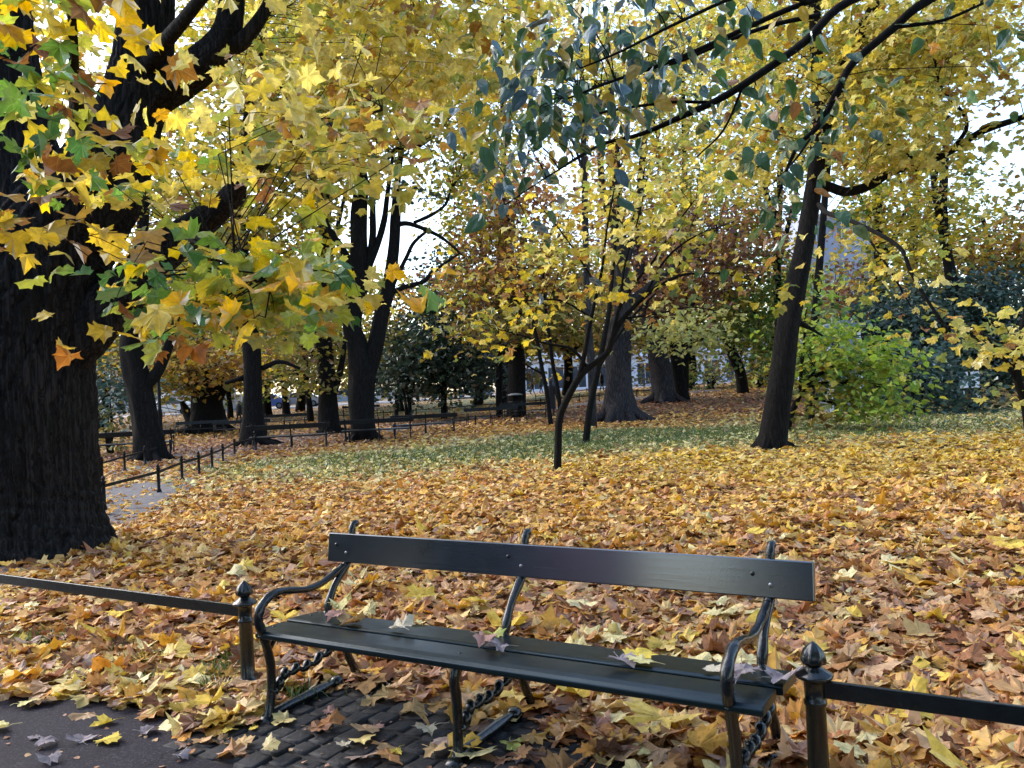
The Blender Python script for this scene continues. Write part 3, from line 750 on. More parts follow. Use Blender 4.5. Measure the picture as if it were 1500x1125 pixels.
# ================================================================== FALLEN LEAVES
LIT = {
 'top':  [(.26, (.72, .52, .10)), (.22, (.66, .38, .08)), (.18, (.72, .62, .30)), (.18, (.56, .36, .20)), (.16, (.34, .16, .08))],
 'near': [(.24, (.46, .27, .14)), (.18, (.55, .37, .20)), (.13, (.58, .37, .10)), (.13, (.30, .14, .075)), (.12, (.64, .52, .28)), (.10, (.15, .08, .055)), (.05, (.46, .30, .22)), (.05, (.60, .33, .10))],
 'edge': [(.26, (.66, .56, .26)), (.20, (.52, .36, .22)), (.16, (.70, .54, .14)), (.16, (.42, .25, .14)), (.13, (.40, .31, .28)), (.09, (.22, .13, .09))],
 'mid':  [(.26, (.56, .36, .11)), (.22, (.52, .31, .13)), (.14, (.64, .46, .14)), (.15, (.34, .17, .08)), (.13, (.64, .52, .26)), (.10, (.17, .09, .05))],
 'gold': [(.36, (.68, .48, .09)), (.26, (.60, .40, .11)), (.20, (.70, .57, .22)), (.18, (.40, .23, .09))],
 'pale': [(.40, (.58, .51, .22)), (.26, (.64, .54, .18)), (.20, (.42, .35, .15)), (.14, (.40, .25, .12))],
 'red':  [(.40, (.28, .12, .085)), (.30, (.38, .18, .11)), (.18, (.20, .085, .06)), (.12, (.52, .35, .14))],
 'brown': [(.34, (.42, .26, .17)), (.28, (.32, .18, .12)), (.20, (.54, .39, .24)), (.18, (.22, .12, .08))],
}
for k_, f_ in (('near', (1.05, .92, .74)), ('mid', (1.06, .93, .74)), ('gold', (1.0, .94, .80)), ('brown', (1.04, .94, .84)), ('edge', (1.02, .96, .84))):
    LIT[k_] = [(w_, tuple(a_ * b_ for a_, b_ in zip(c_, f_))) for w_, c_ in LIT[k_]]
PAL.update({'L' + k: v for k, v in LIT.items()})
ZN = [(1330, 665, 4.5, 'Lgold'), (1120, 675, 3.2, 'Lgold'), (1480, 640, 5, 'Lgold'), (640, 668, 3.2, 'Lpale'), (520, 680, 3.0, 'Lpale'), (760, 650, 3.2, 'Lpale'), (900, 645, 3.2, 'Lpale'), (1020, 640, 4, 'Lpale'), (1280, 620, 5, 'Lpale'), (1430, 606, 6, 'Lpale'),
      (1000, 592, 5.5, 'Lred'), (1080, 585, 6, 'Lred'), (880, 606, 3.5, 'Lred'), (330, 655, 4, 'Lbrown'), (250, 665, 3, 'Lbrown'), (450, 640, 4, 'Lbrown'), (600, 622, 5, 'Lbrown'), (1200, 900, 1.2, 'Lnear'), (700, 850, 1.2, 'Lnear')]
ZN = [(G(a, b), c, d) for a, b, c, d in ZN]

def litter_cols(x, y, r):
    n = len(x); u, v = W2B(x, y)
    d = np.hypot(x, y)
    col = pick('Lnear', n, r)
    m = r.random(n) < sstep(5.2, 9, d); col[m] = pick('Lmid', m.sum(), r)
    e = (v < .25) & (r.random(n) < .7); col[e] = pick('Ledge', e.sum(), r)
    for p, rad, pal in ZN:
        w = 1.15 * np.exp(-(((x - p[0]) ** 2 + (y - p[1]) ** 2) / rad ** 2)); k = r.random(n) < w
        col[k] = pick(pal, k.sum(), r)
    return np.clip(col * np.clip(r.normal(1, .17, (n, 1)), .5, 1.5), 0, .9)

def bare(u, v, r):
    """probability that a leaf may lie here (paving is mostly clear)"""
    p = np.ones_like(u)
    wob = .07 * np.sin(3.1 * u) + .05 * np.sin(7.7 * u + 1.3)
    left = u < .0
    p = np.where(left, sstep(-.34, -.12, v + wob), p)
    back = .50 + .10 * np.sin(2.3 * u + .5) - .10 * sstep(1.5, 2.3, u)
    p = np.where(~left, sstep(back - .16, back + .16, v + wob), p)
    p = np.where((~left) & (v > -.42), np.maximum(p, .02 + .16 * sstep(1.0, 2.1, u)), p)
    return p

def litter_layer(name, n, dens_fn, lod, size, smin, zmax, curl, seed, region, pal=None):
    r = np.random.default_rng(seed)
    x0, x1, y0, y1, half = region
    y = y0 + (y1 - y0) * r.random(n) if not half else y0 * (y1 / y0) ** r.random(n)
    x = (x0 + (x1 - x0) * r.random(n)) * (y if half else 1)
    u, v = W2B(x, y)
    keep = r.random(n) < dens_fn(x, y) * (bare(u, v, r) if name != 'crumbs' else (v < .7) * np.exp(-np.abs(v + .1) * 1.1) * .8)
    x, y = x[keep], y[keep]; n = len(x)
    z = ground_z(x, y) + .006 + zmax * r.random(n) ** 1.5
    z += .03 * np.maximum(0, np.sin(2.1 * x + 1.2) * np.sin(1.7 * y)) * (np.hypot(x, y) < 15) * sstep(.45, .9, W2B(x, y)[1])
    a = r.random(n) * 6.283
    D = np.column_stack([np.cos(a), np.sin(a), r.normal(size=n) * .15])
    t = .17
    Nn = np.column_stack([r.normal(size=n) * t, r.normal(size=n) * t, np.where(r.random(n) < .5, 1., -1.)])
    S = np.clip(r.normal(size, size * .24, n), smin, size * 1.6)
    V, lo, st, uv, fp = leaf_arrays(np.column_stack([x, y, z]), D, Nn, S, lod, r.normal(.05, .25 * curl, n), r.normal(0, .45 * curl, n), r.normal(0, .40 * curl, n), r.normal(0, .5 * curl, n))
    # nothing sinks below the soil
    g = ground_z(V[:, 0], V[:, 1]) + .002; V[:, 2] = np.maximum(V[:, 2], g)
    cols = litter_cols(x, y, r) if pal is None else pick(pal, n, r) * np.clip(r.normal(1, .12, (n, 1)), .6, 1.3)
    STAT['leaves'] += n
    return V, lo, st, uv, np.repeat(cols, fp, 0)

def dens_main(x, y):
    g = grassy_at(x, y); d = 1 - .52 * g
    pd = path_dist(x, y); onp = sstep(PATH_W * 1.15, PATH_W * .8, pd)
    near_left = sstep(-3.4, -5.0, x) * sstep(18, 15, y)
    d = d * (1 - onp * (.42 + .46 * near_left))
    for c, rr in (((-5.1, 8.9), .50),):
        d = d * (np.hypot(x - c[0], y - c[1]) > rr)
    return d
lc = Crown()
lc.add(*litter_layer('near', 30000, dens_main, 0, .104, .05, .045, .55, 11, (-.95, .95, 2.3, 7.5, True)))
lc.add(*litter_layer('mid', 40000, dens_main, 1, .116, .05, .045, .6, 12, (-.85, .85, 7.3, 17, True)))
lc.add(*litter_layer('crumbs', 2600, dens_main, 2, .022, .008, .004, .6, 16, (-.95, .95, 2.3, 9, True), 'Lbrown'))
lc.add(*litter_layer('top', 1700, dens_main, 0, .150, .09, .075, .7, 15, (-.95, .95, 2.3, 9, True), 'Ltop'))
o = lc.build('fallen_leaves', M['litter'], None); tag(o, kind='stuff')
lc = Crown()
lc.add(*litter_layer('far', 52000, dens_main, 2, .135, .07, .04, 1.0, 13, (-.80, .80, 16.5, 34, True)))
lc.add(*litter_layer('farther', 26000, dens_main, 2, .19, .1, .04, 1.0, 14, (-.75, .75, 33, 75, True)))
o = lc.build('fallen_leaves', M['litter'], None); tag(o, kind='stuff')

# ---- countable leaves on the paving and on the bench
def one_leaf(name, p, size, col, ang, label, group, tilt=(0, 0), curl=.3, stem=True, seed=0, lift=.012):
    r = np.random.default_rng(seed + 900)
    a = ang; D = np.array([[math.cos(a), math.sin(a), tilt[0]]]); Nn = np.array([[tilt[1], r.normal() * .08, 1.0]])
    P0 = np.array([p])
    V, lo, st, uv, fp = leaf_arrays(P0, D, Nn, np.array([size]), 0, np.array([r.normal(.06, .10) + curl * .25]), np.array([r.normal(-.05, .2) - curl * .3]), np.array([r.normal(0, .15) + curl * .3]), np.array([r.normal(0, .35) * (1 + curl)]))
    V = V - V[:, 2].min() * np.array([0, 0, 1]) + np.array([0, 0, p[2] + .003])
    if stem:                                                # petiole
        b = V[0]; d = -D[0] * size * .55
        tv, tf = tube_geo([b, b + d * .5 + np.array([0, 0, .006]), b + d + np.array([.01, .01, .0])], [.0016, .0013, .001], 4)
        nv = len(V); V = np.concatenate([V, tv]); nl = len(lo)
        lo = np.concatenate([lo, np.array([i + nv for f in tf for i in f])]); st = np.concatenate([st, nl + np.cumsum([0] + [len(f) for f in tf])[:-1]]); uv = np.concatenate([uv, np.ones((len(tv), 3))])
        cols = np.tile(col, (fp + len(tf), 1))
    else: cols = np.tile(col, (fp, 1))
    c = np.array(p); o = mesh_np(name, V - c, lo, st, M['litter'], None, False, cols, uv); o.location = c
    tag(o, label, 'leaf', group); return o

COL = {'yellow': (.72, .55, .10), 'pale yellow': (.74, .66, .30), 'tan': (.56, .38, .18), 'brown': (.38, .20, .11), 'pinkish brown': (.46, .27, .22), 'grey': (.30, .26, .27), 'orange brown': (.46, .22, .09), 'golden': (.62, .40, .08), 'pale': (.66, .58, .42), 'greenish yellow': (.55, .56, .16)}
PAVE = [  # px, py, size, colour, curl, where
 (455, 1076, .13, 'brown', .5, 'on the setts just right of the front left bench leg'), (487, 1071, .12, 'orange brown', .6, 'on the setts between two brown leaves under the bench'),
 (548, 1070, .11, 'pinkish brown', .2, 'lying flat on the setts left of the middle bench leg'), (600, 1074, .13, 'tan', .3, 'on the setts with its stalk towards the path'),
 (638, 1079, .13, 'pale', .8, 'crumpled on the setts beside the middle bench leg'), (628, 1108, .12, 'tan', .8, 'half rolled on the setts in front of the middle bench leg'),
 (506, 1103, .075, 'pale', .6, 'small and pale on the setts in front of the bench'), (584, 1106, .06, 'yellow', .3, 'small on the setts in front of the bench'),
 (345, 1098, .11, 'tan', .4, 'on the corner where asphalt meets the setts'), (338, 1079, .065, 'yellow', .3, 'small at the corner of the sett bay'), (371, 1073, .05, 'yellow', .4, 'tiny beside the front left bench leg'),
 (150, 1096, .12, 'yellow', .2, 'alone on the dark asphalt'), (12, 1069, .12, 'pale yellow', .3, 'on the asphalt at the picture edge'), (58, 1094, .11, 'grey', .55, 'long and rolled on the asphalt'),
 (122, 1091, .10, 'grey', .5, 'folded on the asphalt next to a yellow leaf'), (80, 1117, .11, 'grey', .5, 'dried on the asphalt in the corner'), (28, 1040, .13, 'pale yellow', .4, 'on the asphalt edge near the leaf bank'),
 (56, 1084, .06, 'grey', .5, 'small on the asphalt'), (278, 1106, .045, 'orange brown', .3, 'tiny on the asphalt in front of the setts'), (262, 1120, .08, 'grey', .9, 'curled at the lower picture edge'),
 (165, 1060, .12, 'yellow', .5, 'sticking out of the leaf bank over the asphalt'), (205, 1078, .11, 'grey', .8, 'at the foot of the leaf bank'),
 (695, 1112, .17, 'golden', .5, 'large on the setts at the lower picture edge'), (748, 1092, .12, 'greenish yellow', .3, 'on the setts right of the middle bench leg'), (655, 1040, .07, 'grey', .8, 'thin under the middle of the seat'),
 (700, 1064, .12, 'tan', .6, 'leaning on the low foot bar'), (860, 1072, .13, 'pinkish brown', 1.0, 'shrivelled on the setts under the seat'), (905, 1075, .12, 'tan', .4, 'on the setts under the right half of the seat'),
 (945, 1105, .11, 'pale yellow', .3, 'on the setts near the right bench leg'), (880, 1105, .10, 'grey', 1.0, 'twisted like a ribbon on the setts'), (955, 1076, .13, 'orange brown', .7, 'curled in front of the leaf bank'), (760, 1118, .09, 'grey', .9, 'curled at the lower edge below the seat'),
 (480, 1052, .08, 'pinkish brown', .5, 'small next to the low foot bar'), (553, 1035, .10, 'tan', .3, 'on the setts below the seat left of the middle leg'), (1010, 1098, .12, 'grey', .9, 'rolled beside the right bench leg')]
for i, (px, py, s, cn, cu, wh) in enumerate(PAVE):
    p = G(px, py); u, v = W2B(p[0], p[1]); p[2] = .012 if (v > -.42 and u > -.12) else .005
    one_leaf('fallen_leaf', p, s * .82, np.array(COL[cn]), (i * 2.399) % 6.283, f'{cn} maple leaf {wh}', 'single leaves on the paving', ((i % 3 - 1) * .08, (i % 5 - 2) * .06), cu, True, i)

def on_seat(px, py, w):
    d = ray(px, py); t = (w - CAM_H) / d[2]; return np.array([0, 0, CAM_H]) + d * t
SEAT = [
 (488, 905, .10, 'pale yellow', .7, 'standing up by the left upright of the bench back', .424), (500, 912, .10, 'pinkish brown', .5, 'in the leaf pile at the left end of the seat', .424), (520, 911, .10, 'tan', .4, 'right in the pile on the left seat end', .42), (507, 915, .07, 'orange brown', .6, 'in front of the pile on the left end of the seat', .424),
 (592, 925, .11, 'pale', .7, 'bent over the gap of the seat planks', .424), (620, 913, .07, 'pale yellow', .5, 'at the rear edge of the seat', .40), (700, 941, .11, 'pinkish brown', .4, 'on the seat middle, left of a greenish one', .424), (723, 942, .075, 'greenish yellow', .4, 'on the middle of the seat', .426),
 (742, 950, .09, 'grey', 1.0, 'rolled in the gap between the seat planks', .43), (905, 970, .10, 'grey', .9, 'curled in the seat gap beside the two yellow leaves', .424), (925, 966, .12, 'yellow', .2, 'bigger of two side by side on the seat', .43), (952, 973, .10, 'pale yellow', .2, 'lying right of a bigger yellow leaf on the seat', .432),
 (1088, 992, .12, 'grey', 1.0, 'dried behind the right armrest', .424), (1128, 1001, .13, 'grey', .8, 'dried and pointed on the right end of the seat', .424), (1050, 985, .06, 'pale', .6, 'small, touching the right armrest', .424)]
for i, (px, py, s, cn, cu, wh, w) in enumerate(SEAT):
    p = on_seat(px, py, w)
    one_leaf('fallen_leaf', p, s, np.array(COL[cn]), (i * 1.9 + .6) % 6.283, f'{cn} maple leaf {wh}', 'leaves lying on the bench', ((i % 3 - 1) * .12, .08 * (i % 4 - 1.5)), cu, True, i + 60)

# ---- grass showing through
def grass_patch():
    r = np.random.default_rng(21); Vs = []; n_ = 0; P = []; H = []
    for p, rad, w in GR:
        dist = np.hypot(p[0], p[1])
        k = 160 if rad < .3 else int(6500 * w) if dist < 32 else 0
        if not k: continue
        a = r.random(k) * 6.283; q = rad * np.sqrt(r.random(k)) * (1 if rad < .3 else 1.1)
        P.append(np.column_stack([p[0] + q * np.cos(a), p[1] + q * np.sin(a)])); H.append(np.full(k, .085 if rad < .3 else .10))
    tx = np.column_stack([B2W(u, v)[:2] for u, v in ()]) if False else None
    for u, v in ((-.42, .12), (-.55, .28), (-1.2, .3), (-1.6, .35), (-.9, .06), (2.75, .5), (.05, .3)):
        c = B2W(u, v); k = 70; P.append(np.column_stack([c[0] + r.normal(size=k) * .06, c[1] + r.normal(size=k) * .06])); H.append(np.full(k, .08))
    P = np.concatenate(P); H = np.concatenate(H); n = len(P)
    h = H * np.clip(r.normal(1, .3, n), .4, 1.8); a = r.random(n) * 6.283; ln = r.normal(size=(n, 2)) * .45
    z = ground_z(P[:, 0], P[:, 1]) - .005; wd = np.where(np.hypot(P[:, 0], P[:, 1]) > 8, .009, .0035)
    b1 = np.column_stack([P[:, 0] + wd * np.cos(a), P[:, 1] + wd * np.sin(a), z]); b2 = np.column_stack([P[:, 0] - wd * np.cos(a), P[:, 1] - wd * np.sin(a), z])
    m1 = np.column_stack([P + ln * (h * .35)[:, None], z + h * .6]); tp = np.column_stack([P + ln * h[:, None], z + h * .9])
    V = np.stack([b1, b2, m1 + (b2 - b1) * .35, tp, m1 - (b2 - b1) * .35], 1).reshape(-1, 3)
    lo = (np.arange(n)[:, None] * 5 + np.arange(5)).ravel(); st = np.arange(n) * 5
    col = np.array([.085, .14, .035]) * np.clip(r.normal(1, .3, (n, 1)), .4, 2) + r.random((n, 1)) * np.array([.05, .04, 0])
    o = mesh_np('grass', V, lo, st, M['grass'], None, False, col, np.zeros((len(V), 3))); tag(o, kind='stuff')
grass_patch()

# ================================================================== TREES
# --- the big old maple at the left
tree('old_maple_tree', 'huge dark maple trunk at the left edge with yellow and green leaves hanging in front',
 [[(36, 822, 140), (36, 800, 122), (36, 770, 107), (36, 735, 97), (37, 690, 92), (38, 600, 88), (42, 500, 86), (54, 420, 88), (84, 345, 82), (140, 280, 66), (178, 205, 50), (204, 120, 43), (212, 50, 40), (214, -60, 38), (220, -220, 32, 9.2), (240, -420, 24, 9.6)],
  [(78, 400, 74), (52, 320, 64), (28, 240, 56), (12, 150, 50), (-2, 40, 46), (-20, -120, 38), (-50, -320, 26)],
  [(190, 175, 34), (215, 145, 31), (255, 122, 28), (293, 95, 26), (326, 58, 21), (338, 15, 18), (345, -80, 16), (360, -240, 12)],
  [(322, 66, 14), (352, 62, 12), (384, 22, 9), (402, -20, 8), (440, -140, 5)],
  [(80, 540, 34), (125, 486, 37), (170, 440, 33), (216, 393, 29), (262, 352, 25), (302, 322, 21, 8.6), (334, 294, 17, 8.4), (356, 260, 13, 8.2), (388, 234, 10, 8.0), (422, 212, 6, 7.6), (480, 185, 4, 7.2), (560, 160, 2.5, 7)],
  [(268, 350, 9, 8.4), (300, 355, 7, 7.0), (330, 380, 5, 5.6), (360, 400, 3, 4.6), (400, 410, 2, 4.2)],
  [(130, 260, 22), (118, 200, 14, 6.5), (110, 130, 8, 5.2), (106, 40, 6, 4.4), (100, -60, 5, 4.0)],
  [(205, 110, 14), (260, 40, 10, 8), (330, -30, 8, 7.5), (460, -60, 6, 7.5), (600, -60, 4, 8)]],
 [# near hanging sprays, px py D rx ry depth tau palette
  (35, 70, 4.2, 60, 95, .5, .85, 'greenish'), (85, 40, 4.4, 44, 70, .5, 1.2, 'orange'), (88, 150, 4.6, 46, 70, .5, 1.0, 'near'), (40, 210, 4.5, 65, 80, .5, 1.0, 'greenish'), (85, 240, 4.8, 70, 55, .6, .9, 'near'), (55, 285, 4.4, 70, 45, .4, .9, 'tan'), (80, 338, 4.3, 26, 40, .2, .8, 'tan'),
  (195, 258, 5.6, 60, 22, .6, .32, 'near'), (265, 215, 6.0, 50, 20, .8, .5, 'near'), (160, 120, 5.6, 20, 50, .5, .25, 'near'), (90, 60, 12, 70, 80, 1.5, 1.1, 'yellow', 1.3), (120, 160, 12, 50, 60, 1.5, .7, 'yellow', 1.3),
  (300, 225, 6.4, 80, 26, .8, .55, 'near'), (420, 200, 6.6, 100, 60, 1.1, 1.0, 'yellow'), (520, 215, 6.0, 95, 60, 1.0, 1.25, 'yellow'), (590, 245, 5.6, 40, 34, .4, .8, 'yellow'), (215, 300, 6.0, 36, 24, .5, .25, 'near'), (455, 275, 5.6, 50, 30, .5, .6, 'near'), (420, 262, 6.0, 40, 26, .5, .5, 'near'),
  # the low bough in front of the side path
  (320, 401, 4.3, 85, 34, .35, 1.80, 'lowmix', .88), (425, 401, 4.2, 75, 32, .35, 2.04, 'greenish', .88), (495, 416, 4.1, 36, 22, .2, 1.92, 'orange', .88), (305, 446, 4.1, 50, 26, .2, 2.28, 'orange', .88), (370, 441, 4.2, 50, 28, .25, 1.80, 'lowmix', .88), (340, 466, 4.1, 46, 22, .2, 1.32, 'greenish', .88), (240, 401, 4.4, 55, 26, .3, 1.20, 'greenish', .88), (400, 368, 4.5, 80, 20, .3, 1.44, 'lowmix', .88), (165, 481, 4.2, 24, 16, .1, 1.36, 'brownleaf', .88), (175, 401, 4.4, 36, 30, .2, 0.96, 'greenish', .88), (200, 446, 4.3, 26, 16, .15, 0.84, 'near', .88), (376, 480, 4.0, 12, 12, .08, 1.12, 'yellow', .88), (520, 426, 4.0, 14, 10, .08, 0.96, 'yellow', .88),
  # upper canopy
  (420, 110, 7.8, 60, 60, 1.0, .5, 'yellow'), (490, 95, 8.2, 120, 80, 1.8, .8, 'yellow'), (620, 110, 8.6, 130, 90, 2, .9, 'yellow'), (560, 20, 9, 190, 80, 2, .9, 'yellow'), (300, 60, 12, 60, 60, 1, .4, 'olive', 1.2), (740, 60, 9.5, 100, 70, 2, .7, 'yellow'), (690, 160, 8.4, 70, 45, 1.2, .6, 'yellow'), (430, -90, 9, 300, 80, 3, .9, 'yellow')],
 8.9, bark='bark_old', leafmat='leaf', leaf=.128, n=170, amp=.08, ridges=.07, sm=12, seed=2, twig_r=.0032)

# --- young tree in the middle of the lawn
T10 = [[(816, 697, 5.85), (818, 650, 5.33), (819, 620, 5.33), (826, 595, 5.25), (847, 555, 5.07), (863, 538, 4.82), (889, 517, 4.56), (898, 492, 4.30), (913, 467, 3.87), (944, 435, 3.18), (973, 415, 2.58), (1004, 402, 2.06), (1056, 401, 1.20), (1110, 412, 0.69)],
 [(847, 555, 4.13), (856, 520, 3.44), (865, 470, 2.92), (876, 422, 2.49), (883, 387, 2.06), (890, 330, 1.55), (905, 250, 0.86)],
 [(896, 497, 3.44), (902, 470, 3.01), (909, 447, 2.75), (935, 408, 2.32), (960, 378, 1.89), (990, 330, 1.38), (1020, 290, 0.86)],
 [(862, 540, 2.75), (838, 512, 2.24), (800, 503, 1.63), (760, 490, 1.12), (720, 480, 0.69)],
 [(876, 422, 1.81), (850, 380, 1.38), (815, 330, 1.03), (780, 290, 0.60)],
 [(866, 465, 1.81), (820, 440, 1.38), (760, 440, 0.95), (700, 425, 0.52)],
 [(944, 435, 2.06), (975, 380, 1.63), (1020, 345, 1.20), (1075, 325, 0.69)], [(909, 447, 2.06), (915, 390, 1.63), (935, 320, 1.20), (950, 250, 0.69)], [(913, 467, 1.81), (960, 460, 1.38), (1010, 450, 0.95), (1050, 455, 0.52)]]
tree('young_maple_tree', 'slim young tree bending right on the lawn with sparse yellow leaves', T10,
 [(740, 450, 14, 85, 60, 1.2, 0.252, 'olive'), (800, 400, 14.5, 90, 70, 1.4, 0.216, 'olive'), (870, 440, 14, 80, 60, 1.2, 0.132, 'yellow'), (930, 350, 14.5, 110, 70, 1.5, 0.180, 'yellow'), (1020, 370, 14.5, 90, 55, 1.3, 0.204, 'olive'), (860, 320, 14.5, 110, 70, 1.5, 0.192, 'yellow'), (1080, 430, 14, 60, 45, 1, 0.168, 'olive'), (720, 500, 13.5, 60, 30, .7, 0.180, 'olive'), (960, 280, 14.5, 80, 60, 1.3, 0.270, 'yellow'), (980, 440, 14, 70, 40, 1, 0.132, 'olive'), (660, 420, 14, 50, 50, 1, 0.132, 'yellow')],
 14.5, bark='bark_smooth', leaf=.165, seed=3, n=14, amp=.08, per=5, twig_r=.0032)

tree('leaning_thin_tree', 'thin leaning trunk just behind the bending young tree',
 [[(857, 650, 5.4), (861, 620, 5), (866, 588, 4.8), (876, 540, 4.4), (884, 500, 4), (893, 450, 3.4), (898, 390, 2.8), (905, 320, 2), (910, 240, 1.2)], [(876, 540, 3), (900, 500, 2.2), (930, 460, 1.6), (960, 430, 1)]],
 [(900, 300, 21, 60, 70, 1.5, .35, 'yellow'), (930, 240, 21, 70, 50, 1.6, .45, 'yellow')], 21.5, bark='bark_smooth', leaf=.17, seed=4, n=10)

tree('tall_slender_tree', 'tall slender straight grey trunk rising through the middle foliage',
 [[(868, 603, 6), (866, 540, 5.6), (862, 470, 5.2), (859, 396, 5), (857, 300, 4.8), (855, 220, 4.4), (853, 130, 3.8), (850, 40, 3), (846, -60, 2)], [(855, 210, 2.5), (870, 160, 2), (890, 110, 1.2)], [(857, 260, 2.4), (840, 210, 1.8), (815, 160, 1)]],
 [(850, 60, 28, 70, 60, 2, .7, 'yellow'), (820, 150, 28, 60, 60, 2, .5, 'olive'), (880, 130, 27, 60, 40, 2, .4, 'yellow')], 30, bark='bark_grey', leaf=.18, seed=5, n=10)

# --- thick trunk in the centre
tree('broad_tree', 'broadest grey trunk with spreading roots, behind the bending young tree',
 [[(908, 612, 30), (907, 590, 24), (906, 560, 19.5), (906, 520, 18.5), (907, 488, 17.5), (908, 476, 17), (911, 470, 13.5), (912, 440, 12.5), (910, 400, 12), (905, 340, 11), (902, 280, 9), (898, 200, 7), (892, 100, 5), (886, 0, 3.5)],
  [(909, 400, 8), (928, 340, 7), (938, 270, 5.5), (945, 180, 4), (950, 90, 2.6)], [(905, 345, 6), (885, 290, 5), (878, 220, 4), (870, 120, 2.5)], [(911, 450, 6), (950, 420, 5), (1000, 380, 3.6), (1050, 340, 2)]],
 [(930, 180, 33, 120, 70, 4, .8, 'yellow'), (880, 300, 34, 80, 60, 3, .3, 'tan'), (960, 60, 34, 130, 70, 4, .9, 'yellow'), (1000, 290, 33, 70, 70, 3, .7, 'olive'), (980, 475, 31, 55, 28, 1.6, 1.1, 'pale'), (1040, 470, 31, 40, 25, 1.4, .9, 'pale'), (910, 240, 34, 60, 50, 3, .35, 'rust')],
 34, bark='bark_grey', leaf=.2, seed=6, n=36, amp=.16, sm=6, flare=(8, 1.0, 1.1))
tree('broad_tree', 'grey leaning trunk right of the broadest centre trunk', [[(973, 587, 20), (972, 570, 17), (968, 545, 15), (962, 519, 13.5), (956, 490, 12.5), (948, 450, 11), (938, 400, 9), (930, 330, 6)], [(962, 515, 6), (990, 470, 5), (1030, 430, 3)]],
 [(960, 420, 44, 90, 50, 3, .8, 'rust'), (1010, 500, 43, 50, 20, 2, .9, 'pale')], 46, bark='bark_grey', leaf=.26, seed=7, n=20, amp=.14, flare=(6, .9, .9))
tree('dark_park_tree', 'slender dark trunk leaning left beside the grey leaning trunk', [[(1001, 582, 10), (996, 560, 9), (990, 525, 8), (985, 480, 7), (984, 420, 6), (990, 340, 4)], [(995, 545, 5), (1010, 515, 4), (1020, 470, 2.5)]],
 [(1000, 400, 47, 100, 70, 4, 1.2, 'rust'), (1060, 350, 47, 90, 70, 4, 1.1, 'rust'), (930, 330, 49, 90, 70, 4, .9, 'rust'), (910, 450, 49, 80, 50, 4, 1.2, 'olived')], 48, leaf=.28, seed=8)
tree('dark_park_tree', 'dark trunk leaning left near the far right railing, under green foliage', [[(1088, 560, 9), (1084, 545, 8), (1074, 520, 8), (1066, 495, 7.5), (1064, 460, 6.5), (1068, 400, 5), (1075, 320, 3)], [(1070, 508, 5), (1095, 470, 4), (1120, 430, 2.5)]],
 [(1090, 470, 50, 70, 50, 3, 1.3, 'green'), (1110, 410, 50, 60, 60, 3, 1.2, 'green'), (1050, 430, 50, 60, 40, 3, .9, 'olive'), (1120, 510, 50, 40, 30, 2, 1.0, 'green'), (1080, 340, 51, 80, 50, 4, .9, 'olive')], 52, leaf=.28, seed=9)
tree('dark_park_tree', 'dark double trunk standing behind the litter bin', [[(756, 598, 15), (757, 570, 13.5), (757, 540, 13), (755, 500, 12), (752, 450, 10), (745, 380, 8), (740, 290, 5)], [(757, 520, 7), (775, 470, 5), (800, 410, 3.5), (820, 340, 2)], [(753, 470, 6), (730, 420, 5), (700, 350, 3)]],
 [(740, 400, 40, 90, 70, 4, 1.4, 'rust'), (800, 430, 41, 80, 60, 4, 1.5, 'olived'), (700, 430, 41, 60, 60, 4, 1.2, 'olived'), (760, 300, 40, 90, 70, 4, .9, 'rust'), (800, 480, 39, 70, 35, 2.5, .9, 'olived'), (720, 480, 39, 60, 35, 2.5, 1.0, 'olived'), (700, 320, 40, 60, 60, 3, .8, 'olive')], 42, leaf=.24, seed=10, n=16)
tree('dark_park_tree', 'thin dark trunk left of the double trunk by the litter bin', [[(731, 597, 5), (731, 560, 4.6), (732, 520, 4.4), (733, 460, 3.6), (730, 380, 2.6), (726, 300, 1.5)]], [(725, 360, 43, 60, 70, 3, .7, 'olive'), (680, 270, 43, 60, 60, 3, .6, 'olive')], 44, leaf=.24, seed=11, n=8)
tree('thin_park_tree', 'thin crooked trunk beside the person in the long black coat', [[(806, 605, 3.6), (801, 575, 3.2), (794, 540, 3), (787, 500, 2.8), (780, 465, 2.4), (776, 410, 1.8), (770, 340, 1)], [(796, 548, 2), (780, 540, 1.6), (765, 530, 1)]], [(770, 400, 33, 60, 60, 2, .5, 'tan')], 34, leaf=.2, seed=12, n=8)
tree('thin_park_tree', 'thin stem rising just behind the bend of the young tree', [[(821, 600, 3.4), (818, 575, 3.2), (811, 540, 3), (804, 490, 2.8), (797, 430, 2.2), (795, 360, 1.4)]], [(800, 350, 33, 60, 60, 2, .5, 'yellow')], 34, leaf=.2, seed=13, n=8)

